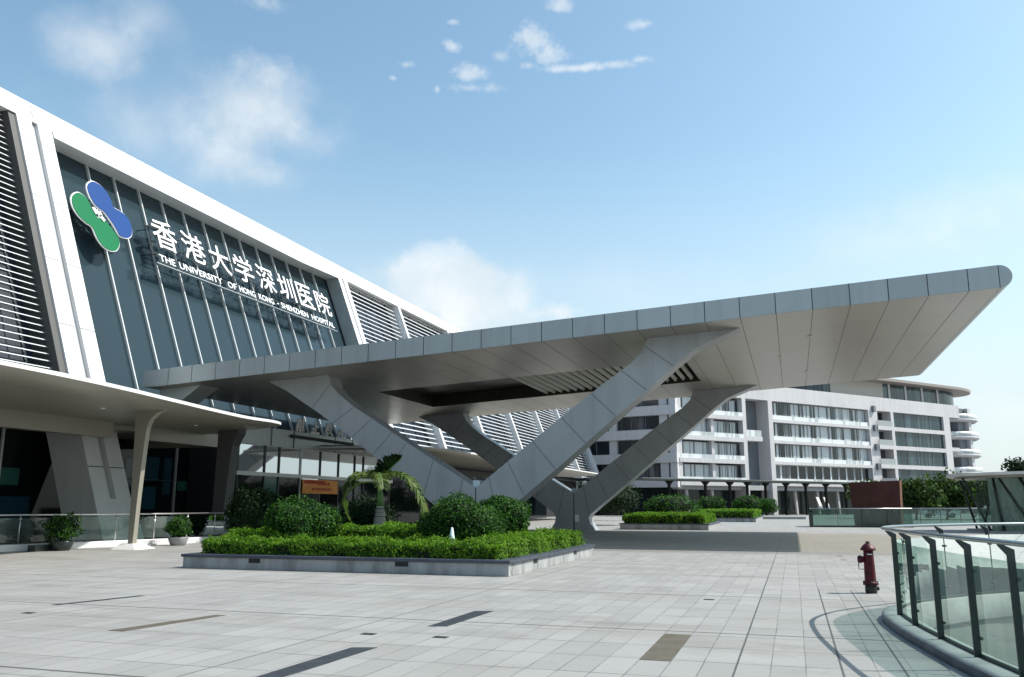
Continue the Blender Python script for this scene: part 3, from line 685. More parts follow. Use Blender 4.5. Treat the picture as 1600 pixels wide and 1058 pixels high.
for x in xs:
    for (y0, y1) in (((YF + .1, YB),) if (x > OX1 or x < OX0) else ((YF + .1, OY0), (OY1, YB))):
        b.add([(x, y0, zb(x) - .003), (x + .022, y0, zb(x) - .003), (x + .022, y1, zb(x) - .003), (x, y1, zb(x) - .003)], [(3, 2, 1, 0)])
for yy in (39.5, 43.75, 52.0, 55.4):
    for k in range(len(xs) - 1):
        xa, xb = xs[k + 1], xs[k]
        if yy in (43.75, 52.0) and OX0 - 1.5 < xa < OX1: continue
        b.add([(xa + .03, yy, zb(xa) - .003), (xb - .01, yy, zb(xb) - .003), (xb - .01, yy + .014, zb(xb) - .003), (xa + .03, yy + .014, zb(xa) - .003)], [(3, 2, 1, 0)])
soff = b.build('soffit', [M_SOFF, M_JOINT], can, recalc=False)
b = MB()   # top
b.add([(XL, YF, zb(XL) + TH), (XR, YF, zb(XR) + TH), (XR, YB, zb(XR) + TH), (XL, YB, zb(XL) + TH)], [(0, 1, 2, 3)]); b.build('roof_sheet', M_GREY, can, recalc=False)
b = MB()   # opening walls, ceiling of the skylight and its blades
ow = [(OX0, OY0), (OX1, OY0), (OX1, OY1), (OX0, OY1)]
for i in range(4):
    (xa, ya), (xb, yb) = ow[i], ow[(i + 1) % 4]
    b.add([(xa, ya, zb(xa)), (xb, yb, zb(xb)), (xb, yb, zb(xb) + .8), (xa, ya, zb(xa) + .8)], [(0, 1, 2, 3)])
b.build('opening_frame', M_OLIVE, can)
b = MB(); b.add([(OX0, OY0, zb(OX0) + .72), (OX1, OY0, zb(OX1) + .72), (OX1, OY1, zb(OX1) + .72), (OX0, OY1, zb(OX0) + .72)], [(3, 2, 1, 0)]); sk = b.build('skylight', M_OLIVE, can, recalc=False)
b = MB(); x = -14.6; k = 0
while x < OX1:
    wd = .04
    b.hexa([(x, OY0, zb(x) + .12), (x + wd, OY0, zb(x) + .12), (x + wd, OY1, zb(x) + .12), (x, OY1, zb(x) + .12), (x + .12, OY0, zb(x) + .30), (x + .12 + wd, OY0, zb(x) + .30), (x + .12 + wd, OY1, zb(x) + .30), (x + .12, OY1, zb(x) + .30)]); x += .48; k += 1
b.build('skylight_blade', M_BLADE, sk)
# fascia panels (front, back) and rounded nose
def fascia(yf, s_):
    b = MB(); b.mat(1); b.prism([(XL, yf + .03 * s_, zb(XL) + .01), (XR, yf + .03 * s_, zb(XR) + .01), (XR, yf + .03 * s_, zb(XR) + TH - .01), (XL, yf + .03 * s_, zb(XL) + TH - .01)], [(XL, yf + .05 * s_, zb(XL) + .01), (XR, yf + .05 * s_, zb(XR) + .01), (XR, yf + .05 * s_, zb(XR) + TH - .01), (XL, yf + .05 * s_, zb(XL) + TH - .01)])
    b.mat(0); e = [XL] + sorted(xs) + [XR]
    for i in range(len(e) - 1):
        xa, xb = e[i] + .018, e[i + 1] - .018
        if xb - xa < .1: continue
        j = random.uniform(-.004, .004) * s_
        b.prism([(xa, yf + j, zb(xa)), (xb, yf + j, zb(xb)), (xb, yf + j, zb(xb) + TH), (xa, yf + j, zb(xa) + TH)], [(xa, yf + .03 * s_, zb(xa)), (xb, yf + .03 * s_, zb(xb)), (xb, yf + .03 * s_, zb(xb) + TH), (xa, yf + .03 * s_, zb(xa) + TH)])
    return b.build('fascia', [M_GREY, M_JOINT], can)
fascia(YF, 1); fascia(YB + .05, -1)
prof = []
for k in range(13):
    a = -math.pi / 2 + math.pi * k / 12
    prof.append((XR + .01 + math.cos(a) * TH * .5, zb(XR) + TH / 2 + math.sin(a) * TH / 2))
b = MB(); b.prism([(x, YF, z) for x, z in prof], [(x, YB + .05, z) for x, z in prof]); b.build('nose', M_GREY, can)
b = MB(); b.box(XL - .6, XL + .02, YF, YB, zb(XL) + .02, zb(XL) + TH - .02); b.build('wall_tie', M_GREY, can)
b = MB(); b.prism([(-31.2, YF + .8, zb(-31) - .02), (-28.6, YF + .8, zb(-28.6) - .01), (-30.9, YF + .8, 6.2)], [(-31.2, YF + 2.2, zb(-31) - .02), (-28.6, YF + 2.2, zb(-28.6) - .01), (-30.9, YF + 2.2, 6.2)]); b.build('bracket', M_GREY, can)
for (x, y) in ((-26, 41), (-24, 54), (1.2, 41), (1.2, 52), (3.8, 46.5), (-.2, 46), (-3, 55)):
    b = MB(); b.lathe([(.11, -.04), (.11, .02), (.06, .02)], (x, y, zb(x)), 14); b.build('downlight', M_MULL, soff)
# V columns
LL = [(-25.4, None), (-24.3, 7.35), (-23.2, 6.66), (-22.3, 6.10), (-20.4, 4.80), (-18.2, 3.20), (-16.0, 1.62), (-15.35, 1.12), (-15.2, .80), (-15.28, .45), (-15.6, .0)]
LU = [(-13.98, 2.42), (-17.5, 4.58), (-19.4, 5.78), (-20.5, 6.46), (-21.3, 7.08), (-21.75, 7.55), (-21.95, None)]
RU = [(-13.92, 2.42), (-9.83, 5.55), (-7.95, 6.92), (-6.6, 7.85), (-6.05, 8.35), (-5.8, None)]
RL = [(-12.5, .0), (-12.85, .45), (-12.95, .80), (-12.8, 1.05), (-12.1, 1.62), (-10.1, 3.20), (-7.5, 5.33), (-5.5, 6.95), (-4.68, 7.65), (-3.65, 8.42), (-1.75, None)]
fx = lambda P: [(x, (zb(x) - .004) if z is None else z) for x, z in P]
def vcol(y0, y1, dx=0.):
    o1 = fx(LL) + [(-14.0, 0.0)] + fx(LU)                       # left half (bottom to notch to top)
    o2 = [(-13.9, 0.0)] + fx(RL) + fx(RU)[::-1]
    b = MB()
    for o in (o1, o2):
        b.prism([(x, y0, z) for x, z in o], [(x, y1, z) for x, z in o])
    b.mat(1)
    b.box(-14.0, -13.9, y0 + .03, y1 - .03, 0, 2.3)
    def groove(xa, za, xb, zb_):
        d = Vector((xb - xa, 0, zb_ - za)); nr = Vector((-d.z, 0, d.x)).normalized() * .014
        for yy, e in ((y0, -.004), (y1, .004)):
            p = Vector((xa, yy, za)); q = Vector((xb, yy, zb_))
            b.add([p - nr + Vector((0, e, 0)), q - nr + Vector((0, e, 0)), q + nr + Vector((0, e, 0)), p + nr + Vector((0, e, 0))], [(0, 1, 2, 3)])
    for (xa, za, xb, zb_) in ((-15.0, 1.0, -14.6, 2.79), (-16.6, 2.05, -16.1, 3.72), (-18.4, 3.36, -17.5, 4.58), (-19.3, 4.02, -18.3, 5.09), (-20.5, 4.88, -19.4, 5.78), (-21.6, 5.6, -20.4, 6.4), (-22.8, 6.4, -21.8, 7.6),
                              (-12.9, 1.0, -13.3, 2.9), (-11.6, 2.05, -12.4, 3.6), (-10.1, 3.20, -11.2, 4.5), (-8.7, 4.35, -9.83, 5.55), (-7.3, 5.5, -8.4, 6.58), (-5.9, 6.63, -7.0, 7.56), (-4.68, 7.65, -5.9, 8.6)):
        groove(xa, za, xb, zb_)
    v = b.build('v_column', [M_VGREY, M_JOINT], can)
    l = MB(); l.box(-14.12, -13.78, y0 + .1, y0 + .5, 2.42, 2.75); l.build('light_box', M_LAMPG, v)
    return v
v1 = vcol(37.3, 38.5); v2 = vcol(56.0, 57.2)
b = MB(); b.box(-13.75, -13.66, 55.9, 56.05, 2.6, 3.2); b.box(-13.66, -13.3, 55.8, 55.98, 2.95, 3.15); b.build('camera_bracket', M_MULL, v2)
b = MB(); b.tube([(-13.35, 55.6, 3.05), (-13.1, 56.1, 3.1)], .13, 12); b.mat(1); b.tube([(-13.36, 55.58, 3.05), (-13.34, 55.62, 3.05)], .09, 10); b.build('security_camera', [M_MULL, M_LENS], v2)
b = MB(); b.box(-13.88, -13.6, 55.97, 55.99, .55, 1.0); b.build('notice_plate', M_LETTER, v2)

# ================================================================== PLANTER WITH BUSHES
PX0, PX1, PY0, PY1, PH = -15.28, -6.3, 19.05, 27.9, .36
pla = thing('planter', 'long low concrete planter with dark coping in front of the canopy', 'planter', (-10.8, 23.5, 0))
b = MB(); wt = .3
for (x0, x1, y0, y1) in ((PX0, PX1, PY0, PY0 + wt), (PX0, PX1, PY1 - wt, PY1), (PX0, PX0 + wt, PY0 + wt, PY1 - wt), (PX1 - wt, PX1, PY0 + wt, PY1 - wt)): b.box(x0, x1, y0, y1, 0, PH - .075)
bevel(b.build('planter_wall', M_PLANT, pla), .01)
b = MB(); e = .045
for (x0, x1, y0, y1) in ((PX0 - e, PX1 + e, PY0 - e, PY0 + wt), (PX0 - e, PX1 + e, PY1 - wt, PY1 + e), (PX0 - e, PX0 + wt, PY0 + wt, PY1 - wt), (PX1 - wt, PX1 + e, PY0 + wt, PY1 - wt)): b.box(x0, x1, y0, y1, PH - .075, PH)
bevel(b.build('coping', M_COPE, pla), .012)
b = MB(); b.box(PX0 + wt, PX1 - wt, PY0 + wt, PY1 - wt, .05, .32); b.build('soil', M_SOIL, pla)
for (x, y, side) in ((-13.1, PY0, 'f'), (-9.0, PY0, 'f'), (PX1, 21.2, 's'), (PX1, 25.4, 's')):
    b = MB(); wv, h = .17, .05
    if side == 'f': b.box(x - wv, x + wv, y - .006, y + .02, .17, .17 + 2 * h); b.mat(1); b.box(x - wv, x + wv, y - .012, y + .02, .27, .285)
    else: b.box(x - .02, x + .006, y - wv, y + wv, .17, .17 + 2 * h); b.mat(1); b.box(x - .02, x + .012, y - wv, y + wv, .27, .285)
    b.build('weep_vent', [M_DARK, M_DSTEEL], pla)
def hedge(name, label, boxes, dens, size, leaf, cat='hedge', group=None, wave=.075, loc=None):
    x0, x1, y0, y1, z0, z1 = boxes[0]
    root = thing(name, label, cat, loc or ((x0 + x1) / 2, (y0 + y1) / 2, z0), group)
    core = MB(); q = []
    for i, (x0, x1, y0, y1, z0, z1) in enumerate(boxes):
        q.append((box_leaves(x0, x1, y0, y1, z0, z1, dens, size, wave, i), 0))
        core.box(x0 + .1, x1 - .1, y0 + .1, y1 - .1, z0, z1 - .1)
    leaf_obj('foliage', q, [leaf, M_CORE], root, core); return root
hedge('hedge', 'bright green clipped hedge along the front of the long planter', [(-15.0, -6.65, 19.35, 20.5, .33, .70)], 1250, .036, M_HEDGE)
hedge('hedge', 'bright green clipped hedge along the right edge of the long planter', [(-7.75, -6.6, 20.6, 27.4, .33, .76)], 1100, .038, M_HEDGE)
hedge('hedge', 'bright green raised hedge tier around the palm trunk', [(-12.6, -8.9, 22.2, 24.3, .33, .98)], 1100, .038, M_HEDGE)
hedge('hedge', 'bright green hedge corner at the left end of the planter', [(-15.0, -13.6, 20.6, 23.6, .33, .92), (-13.6, -12.7, 20.6, 21.4, .33, .86)], 1100, .038, M_HEDGE)
hedge('hedge', 'low green ground hedge filling the middle of the planter', [(-12.6, -7.8, 20.6, 22.1, .33, .66)], 900, .038, M_HEDGE)
bush('round_bush', 'round dark green bush left of the palm in the planter', (-13.4, 21.7, 1.02), (.95, .9, .76), 9000, .042, M_LEAF, seed=3)
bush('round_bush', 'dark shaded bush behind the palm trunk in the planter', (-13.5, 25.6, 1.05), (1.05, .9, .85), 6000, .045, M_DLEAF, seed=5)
bush('round_bush', 'largest round bush at the right of the planter below the V column', (-8.75, 22.4, 1.05), (1.12, 1.0, .76), 10000, .042, M_LEAF, seed=8)
bush('round_bush', 'round bush tucked behind the largest bush at the right of the planter', (-8.2, 24.3, 1.15), (.8, .85, .80), 6500, .045, M_LEAF, seed=12)
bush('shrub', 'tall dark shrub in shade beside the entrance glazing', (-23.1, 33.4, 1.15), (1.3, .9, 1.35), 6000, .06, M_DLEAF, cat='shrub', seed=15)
b = MB(); b.lathe([(.0, 0), (.105, 0), (.095, .05), (.03, .42), (.0, .44)], (-8.32, 20.55, .62), 10); tag(b.build('marker_cone', M_LAMPG), 'small pale pointed marker standing in the hedge', 'marker')
# palm
PC = (-12.62, 25.0)
palm = thing('palm_tree', 'small bottle palm with drooping fronds in the planter', 'tree', (PC[0], PC[1], .33))
b = MB(); b.lathe([(.15, .3), (.20, .45), (.215, .6), (.19, .85), (.165, 1.05), (.12, 1.22), (.10, 1.25)], (PC[0], PC[1], .33), 18)
tr = b.build('trunk', M_PTRUNK, palm)
b = MB()
for z in (.62, .78, .92, 1.06, 1.18): b.lathe([(.19 if z < 1 else .16, -.012), (.2 if z < 1 else .165, 0), (.19 if z < 1 else .16, .012)], (PC[0], PC[1], .33 + z), 18)
b.build('trunk_ring', M_BARK, tr)
b = MB(); b.tube([(PC[0], PC[1], 1.55), (PC[0] + .0, PC[1], 1.8), (PC[0] - .03, PC[1], 2.2), (PC[0] - .05, PC[1], 2.42)], [.095, .105, .08, .04], 12); b.build('crown_shaft', M_SHAFT, palm)
def frond(path, leaflet, m, wid=.03, droop=.8, fold=.4, nleaf=46):
    P = smoothpath(path, 8); b = MB(); b.tube(P, [.03 * (1 - .8 * i / len(P)) + .006 for i in range(len(P))], 6)
    f = b.build('frond', M_SHAFT, palm)
    V = []; F = []; rr = np.random.default_rng(int(abs(path[-1][0] * 1000)) % 9999)
    for k in range(nleaf):
        t = .12 + .86 * k / nleaf; fi = t * (len(P) - 1); i = int(fi); p = P[i].lerp(P[min(i + 1, len(P) - 1)], fi - i)
        tg = (P[min(i + 1, len(P) - 1)] - P[max(i - 1, 0)]).normalized(); side = tg.cross(Vector((0, 0, 1)))
        if side.length < .1: side = tg.cross(Vector((0, 1, 0)))
        side.normalize(); nl = side.cross(tg).normalized()
        L = leaflet * (math.sin(math.pi * min(1, .15 + t * .85)) ** .6 + .15) * rr.uniform(.8, 1.1)
        for s_ in (-1, 1):
            d1 = (side * s_ + tg * .55 + nl * fold + Vector(rr.normal(0, .12, 3))).normalized(); d2 = (d1 + Vector((0, 0, -droop)) + tg * .1).normalized()
            m1 = p + d1 * L * .5; e_ = m1 + d2 * L * .5; wv = tg * wid
            o = len(V); V += [p - wv * .5, p + wv * .5, m1 + wv, m1 - wv, e_ + wv * .3, e_ - wv * .3]; F += [(o, o + 1, o + 2, o + 3), (o + 3, o + 2, o + 4, o + 5)]
    l = MB(); l.add(V, F); l.build('leaflets', m, f, recalc=False)
px, py = PC[0] - .05, PC[1]
frond([(px, py, 2.35), (px + .25, py - .05, 2.62), (px + .5, py - .05, 2.85), (px + .8, py - .1, 3.08)], .42, M_DLEAF, .06, .1, 1.2, 46)
frond([(px, py, 2.35), (px - .3, py - .1, 2.55), (px - .65, py - .2, 2.55), (px - .95, py - .3, 2.25), (px - 1.02, py - .35, 1.8)], .55, M_FROND, .045, .9, .2, 54)
frond([(px, py, 2.35), (px + .4, py + .1, 2.62), (px + .85, py + .1, 2.5), (px + 1.25, py + .1, 2.15), (px + 1.5, py + .1, 1.6), (px + 1.55, py + .1, 1.15)], .5, M_FROND, .045, .9, .2, 60)
frond([(px - .05, py - .1, 2.32), (px - .5, py - .35, 2.3), (px - .9, py - .5, 1.95), (px - .88, py - .52, 1.5), (px - .72, py - .5, 1.12)], .16, M_YFROND, .05, .5, .1, 44)
frond([(px, py, 2.35), (px + .1, py - .3, 2.62), (px + .35, py - .6, 2.5), (px + .55, py - .8, 2.1)], .42, M_FROND, .04, .9, .2, 40)
# potted plants on the drive beside the kerb
def potted(label, x, y, rad, seed, sparse=False):
    root = thing('potted_plant', label, 'potted plant', (x, y, 0), 'potted shrubs along the white kerb')
    b = MB(); b.lathe([(.24, 0), (.3, .03), (.37, .2), (.41, .3), (.41, .34), (.36, .34), (.34, .28)], (x, y, 0), 20); b.build('pot', M_POT if not sparse else M_KERB, root)
    c = (x, y, .34 + rad[2] * .95); core = MB(); core_ball(core, c, rad, seed, .25, .62)
    leaf_obj('foliage', [(ellipsoid_leaves(c, rad, 1700, .055, seed, .28, -1, .5), 0)], [M_LEAF, M_CORE], root, core)
    b = MB()
    for k in range(3): b.tube([(x + .05 * k - .05, y, .25), (x + .12 * (k - 1), y + .05, .34 + rad[2] * .7)], .02, 6)
    b.build('stem', M_BARK, root)
potted('leafy shrub in a dark glazed pot at far left by the kerb', -25.3, 24.9, (.6, .6, .48), 21)
potted('smaller shrub in a pale pot right of the slender canopy column', -24.05, 29.6, (.5, .45, .42), 27, True)
b = MB(); b.box(-25.9, -25.55, 24.0, 25.6, 0, .22); tag(bevel(b.build('planting_trough', M_POT)), 'dark stone trough on the ground by the leftmost potted shrub', 'trough')

# ================================================================== HYDRANT
HX, HY = 1.28, 17.63
hy = thing('fire_hydrant', 'dark red fire hydrant with side outlet standing on the plaza', 'fire hydrant', (HX, HY, 0))
b = MB(); b.lathe([(.095, .0), (.105, .02), (.105, .16), (.095, .17)], (HX, HY, 0), 24); b.build('base', M_BLACK, hy)
b = MB(); b.lathe([(.10, .165), (.135, .165), (.135, .2), (.105, .205), (.102, .22), (.098, .4), (.092, .6), (.088, .74), (.09, .78)], (HX, HY, 0), 28); bd = b.build('barrel', M_RED, hy)
for k in range(8): a = k * .785; b = MB(); b.lathe([(.016, .145), (.016, .215), (.008, .22)], (HX + .118 * math.cos(a), HY + .118 * math.sin(a), 0), 6); b.build('flange_bolt', M_BLACK, bd)
b = MB(); b.lathe([(.088, .77), (.135, .775), (.14, .79), (.125, .82), (.09, .865), (.05, .9), (.035, .905)], (HX, HY, 0), 28); bn = b.build('bonnet', M_RED, hy)
b = MB(); b.lathe([(.036, .9), (.036, .935), (.03, .94)], (HX, HY, 0), 6); b.build('operating_nut', M_BLACK, bn)
b = MB(); b.lathe([(.035, -.2), (.062, -.19), (.07, -.17), (.07, -.13), (.058, -.12), (.055, -.06)], (HX, HY, .61), 18, 'X'); oc = b.build('side_outlet', M_RED, hy)
b = MB()
hz = [(-.185, .55), (-.185, .43), (-.10, .43)]
b.tube([(HX + x, HY, z) for x, z in hz], .009, 6); b.build('hanging_chain', M_BLACK, oc)
b = MB(); b.lathe([(.03, .08), (.038, .085), (.038, .14), (.02, .145)], (HX, HY, .09), 12, 'X'); b.build('drain_plug', M_BLACK, hy)
b = MB(); b.box(HX - .03, HX + .06, HY - .094, HY - .086, .70, .715); b.build('number_plate', M_LETTER, hy)

# ================================================================== GLASS RAILING ROUND THE STAIR WELL
rl = thing('glass_railing', 'curved green glass railing with steel handrail round the stair well', 'railing', (2.2, 13.5, 0))
ko = offset2d(RAIL, .20); ki = offset2d(RAIL, -.16)
b = MB(); b.strip([[(i.x, i.y, -.25), (i.x, i.y, .12), (o.x + (i.x - o.x) * .14, o.y + (i.y - o.y) * .14, .12), (o.x + (i.x - o.x) * .03, o.y + (i.y - o.y) * .03, .11), (o.x, o.y, .09), (o.x, o.y, .0)] for o, i in zip(ko, ki)], False, True); b.build('kerb', M_KERB, rl, recalc=False)
b = MB(); b.strip([[(o.x, o.y, .0), (o.x, o.y, .092)] for o in offset2d(RAIL, .203)], False, True); b.build('kerb_face', M_COPE, rl, recalc=False)
rp = offset2d(RAIL, .10)
b = MB(); b.tube([(p.x, p.y, 1.28) for p in rp], .029, 10, squash=.85); b.build('handrail', M_RAILTOP, rl)
gpth = offset2d(RAIL, -.035)
b = MB(); b.strip([[(p.x, p.y, .13), (p.x, p.y, 1.10)] for p in gpth], False, False); b.build('glass_panel', M_GLASS, rl, recalc=False)
b = MB(); b.strip([[(p.x + .012, p.y, .12), (p.x + .012, p.y, .155), (p.x - .012, p.y, .155), (p.x - .012, p.y, .12)] for p in gpth], False, False); b.build('base_channel', M_DSTEEL, rl, recalc=False)
def rail_post(i):
    p = RAIL[i]; q = RAIL[min(i + 1, len(RAIL) - 1)]; t = (q - RAIL[i - 1]).normalized(); nrm = Vector((-t.y, t.x, 0))
    b = MB(); hw = .012
    prof = [(-.04, .11), (.03, .11), (.028, 1.16), (.10, 1.245), (.10, 1.262), (.07, 1.262), (-.04, 1.21)]
    b.prism([p + nrm * u + t * (-hw) + Vector((0, 0, z)) for u, z in prof], [p + nrm * u + t * hw + Vector((0, 0, z)) for u, z in prof])
    o = bevel(b.build('post', M_DSTEEL, rl), .004)
    b = MB(); 
    for zc in (.3, .95):
        c = p + Vector((0, 0, zc)) - nrm * .045
        b.tube([c - t * .03, c + t * .03], .018, 8)
    b.build('glass_clamp', M_DSTEEL, o)
for i in (4, 8, 12, 16, 20, 24, 28, 32, 48, 52, 56, 60, 64): rail_post(i)

# ================================================================== FAR HOSPITAL BLOCK
P0 = Vector((-4.2, 156.4, 0)); EA = R(40); e1 = Vector((math.sin(EA), math.cos(EA), 0)); n1 = Vector((math.cos(EA), -math.sin(EA), 0))
Q0 = P0 + e1 * -21.1; E2 = R(-76); e2 = Vector((math.sin(E2), math.cos(E2), 0)); n2 = Vector((-math.cos(E2), math.sin(E2), 0)); n2 = n2 if n2.y < 0 else -n2
blk = thing('ward_block', 'white multi storey ward block with curtained windows behind the canopy', 'building', tuple(P0))
def fbox(mb, O, e, n, s0, s1, d0, d1, z0, z1):
    g = lambda s_, d, z: O + e * s_ + n * d + Vector((0, 0, z))
    return mb.hexa([g(s0, d0, z0), g(s1, d0, z0), g(s1, d1, z0), g(s0, d1, z0), g(s0, d0, z1), g(s1, d0, z1), g(s1, d1, z1), g(s0, d1, z1)])
F1 = (P0, e1, n1); F2 = (Q0, e2, n2)
b = MB(); fbox(b, *F1, -19.5, 62.0, -16, -3.2, 0, 22.2); fbox(b, *F2, 1.5, 46, -14, -1.6, 0, 21.8); b.build('core_wall', M_FGREY, blk)
wl = MB()
# right part C: parapet, posts, spandrels
fbox(wl, *F1, -21.1, 61.2, -2.4, 0, 20.05, 22.75)
fbox(wl, *F1, -5.2, -4.3, -3.2, 0, 0, 20.05); fbox(wl, *F1, 1.4, 2.5, -3.2, 0, 0, 20.05)
fbox(wl, *F1, 29.9, 32.7, -3.2, .0, 5.3, 20.05); fbox(wl, *F1, 37.0, 37.9, -3.2, .0, 5.3, 20.05); fbox(wl, *F1, 55.1, 57.4, -3.2, .0, 0, 20.05)
ROWS = [20.0, 16.25, 12.5, 8.75]
for z in ROWS:
    fbox(wl, *F1, 2.5, 29.9, -3.0, .0, z - 3.75, z - 3.2)          # slab edge
    fbox(wl, *F1, -20.4, -5.2, -3.0, .25, z - 3.9, z - 3.2)
    fbox(wl, *F1, 37.9, 55.1, -3.0, .0, z - 3.75, z - 2.95)
    fbox(wl, *F1, 31.8, 37.0, -3.0, .6, z - 3.75, z - 3.0)
fbox(wl, *F1, -20.8, -19.6, -2.4, .0, 4.9, 20.05); fbox(wl, *F1, -12.6, -11.9, -2.2, -.3, 5.1, 20.05)
fbox(wl, *F1, 63.9, 64.9, -5, .3, 0, 22.3)
wl.build('wall', M_FWALL, blk)
b = MB(); fbox(b, *F1, 57.4, 63.9, -9, -2.2, 0, 20.0); fbox(b, *F1, 61.2, 63.9, -2.2, -.5, 0, 22.3); b.build('recess_wall', M_FGREY, blk)
b = MB(); fbox(b, *F1, -4.3, 1.4, -9, -2.8, 0, 20.05); b.build('recess_wall', M_FGREY, blk)
b = MB(); fbox(b, *F1, -4.3, -.2, -2.8, -.2, 12.7, 13.5); b.mat(1); fbox(b, *F1, -4.3, -.4, -.4, -.25, 13.5, 14.6); b.mat(0); fbox(b, *F1, 57.4, 60.5, -2.2, -.2, 12.9, 13.7); b.build('balcony_slab', [M_FWALL, M_FBAL], blk)
def window(F, s0, s1, d, z0, z1, m, bal=0., bars=1, fw=.05, fm=None):
    b = MB(); fbox(b, *F, s0, s1, d - .2, d, z0 + bal, z1); o = b.build('window', m, blk)
    b = MB()
    for k in range(bars + 1):
        s_ = s0 + (s1 - s0) * k / max(bars, 1); fbox(b, *F, s_ - fw, s_ + fw, d - .02, d + .06, z0 + bal, z1 - .004)
    fbox(b, *F, s0 + .05, s1 - .05, d - .02, d + .05, z1 - .1, z1 - .003); b.build('frame', fm or M_FGREY, o)
for ri, z in enumerate(ROWS):
    for k in range(6): window(F1, 2.5 + k * 4.567, 2.5 + (k + 1) * 4.567 - .02, -.9, z - 3.2, z - .003, M_CURT if ri < 3 else M_FDARK, .0, 2, .05 if ri < 3 else .2, None if ri < 3 else M_FBAL)
    b = MB(); fbox(b, *F1, 2.5, 29.9, -.25, -.18, z - 3.2, z - 2.45); b.build('balustrade', M_FBAL, blk)
    for k in range(2): window(F1, -19.6 + k * 7.7, -12.6 + k * 7.4, -1.0, z - 3.2, z - .35, M_CURT, 0., 2)
    b = MB(); fbox(b, *F1, -20.4, -5.2, .05, .1, z - 3.2, z - 2.5); b.build('balustrade', M_FBAL, blk)
    for k in range(4): window(F1, 37.9 + k * 4.3, 37.9 + (k + 1) * 4.3 - .02, -.5, z - 2.95, z - .003, M_CURTD, 0., 1)
    window(F1, 32.7, 37.0, -2.0, z - 3.0, z - .003, M_FDARK, 0., 1)
    b = MB(); fbox(b, *F1, 32.0, 36.6, .45, .52, z - 3.0, z - 1.9); b.build('balcony_panel', M_FGREY if ri == 3 else mat('panel_grey', (.30, .33, .33), .5), blk)
    b = MB(); fbox(b, *F1, 31.0, 31.7, .02, .5, z - .3, z + .9); b.build('air_unit', M_FGREY, blk)
# left wing A, turned towards the drive and in shade
wl = MB()
for z in (20.3, 16.4, 12.45, 8.5):
    fbox(wl, *F2, -.4, 46, -2, .5, z - 4.0 + .02, z - 2.4)
    for s_ in (2.0, 11.2, 20.5, 30, 39): fbox(wl, *F2, s_ - .7, s_ + .7, -2, -.1, z - 2.4, z)
fbox(wl, *F2, -.4, 46, -2, .5, 20.3, 22.6); fbox(wl, *F2, -.3, .9, -2, .1, 4.4, 20.3)
wl.build('wing_wall', M_FWALL, blk)
for z in (20.3, 16.4, 12.45, 8.5):
    for (s0, s1) in ((2.75, 10.45), (11.95, 19.75), (21.25, 29.25), (30.75, 38.2)): window(F2, s0, s1, -.6, z - 2.4, z - .003, M_FDARK, 0., 3)
# ground floor: dark glass behind slanted white columns
b = MB(); fbox(b, *F1, -20, 57.0, -3.1, -2.6, 0, 5.0); fbox(b, *F2, 1, 46, -1.5, -1.3, 0, 4.5); b.build('ground_glass', mat('ground_floor_glass', (.012, .02, .022), .08, spec=.3), blk)
b = MB(); fbox(b, *F1, -20.5, 57.2, -2.6, -.6, 4.2, 5.02); b.build('ground_beam', M_PIERG, blk)
for s_ in (-18, -12.2, 8.5, 14.6, 20.3, 26, 31, 38, 45, 52):
    g = lambda s_, d, z: P0 + e1 * s_ + n1 * d + Vector((0, 0, z)); b = MB()
    b.hexa([g(s_ + .3, -1.5, 0), g(s_ + .65, -1.5, 0), g(s_ + .65, -1.1, 0), g(s_ + .3, -1.1, 0), g(s_ - .2, -1.5, 5.0), g(s_ + .3, -1.5, 5.0), g(s_ + .3, -1.1, 5.0), g(s_ - .2, -1.1, 5.0)]); b.build('ground_column', M_FWALL, blk)
# penthouse
def outline(s0, s1, d0, d1, rr):
    pts = [(s0, d0)]
    for k in range(0, 25): a = math.pi / 2 - math.pi * k / 24; pts.append((s1 - rr + math.cos(a) * rr, (d0 + d1) / 2 + math.sin(a) * (d0 - d1) / 2))
    return pts + [(s0, d1)]
gg = lambda s_, d, z: P0 + e1 * s_ + n1 * d + Vector((0, 0, z))
b = MB(); o = outline(20, 69, -2.4, -13, 9.0); b.prism([gg(s_, d, 22.3) for s_, d in o], [gg(s_, d, 26.2) for s_, d in o]); ph = b.build('penthouse_glass', M_CURTD, blk)
b = MB(); fbox(b, *F1, 22, 38.5, -2.55, -2.3, 22.75, 26.2); b.build('penthouse_wall', mat('penthouse_beige', (.42, .40, .36), .7), blk)
for s_ in (40.6, 46.2, 52.0, 57.6, 62.0, 65.8):
    b = MB(); d = -2.5 if s_ < 61 else (-3.6 if s_ < 64 else -6.5); fbox(b, *F1, s_ - .3, s_ + .3, d - .1, d + .25, 22.5, 26.2); b.build('penthouse_post', M_FWALL, ph)
b = MB(); o = outline(18, 73.5, .6, -15, 14.0); b.prism([gg(s_, d, 26.2) for s_, d in o], [gg(s_ + (.3 if s_ > 60 else 0), d * 1.02, 26.75) for s_, d in o]); b.build('penthouse_roof', M_FROOF, blk)
# rounded end with curved balconies
cx = gg(64.6, -6.2, 0); RA = 7.2
b = MB(); b.lathe([(RA - 2.0, 0), (RA - 2.0, 22)], (cx.x, cx.y, 0), 40); b.build('round_window', M_CURT, blk)
for z in (20.0, 16.2, 12.4, 8.6, 4.8):
    b = MB(); b.lathe([(RA - 2.2, z - .65), (RA - .6, z - .65), (RA, z - .25), (RA, z), (RA - 2.2, z)], (cx.x, cx.y, 0), 44); bs = b.build('round_balcony', M_FWALL, blk)
    b = MB(); b.lathe([(RA - .12, z), (RA - .12, z + 1.05), (RA - .2, z + 1.05), (RA - .2, z)], (cx.x, cx.y, 0), 44); b.build('round_balustrade', M_FBAL, bs)
    bs.visible_shadow = True

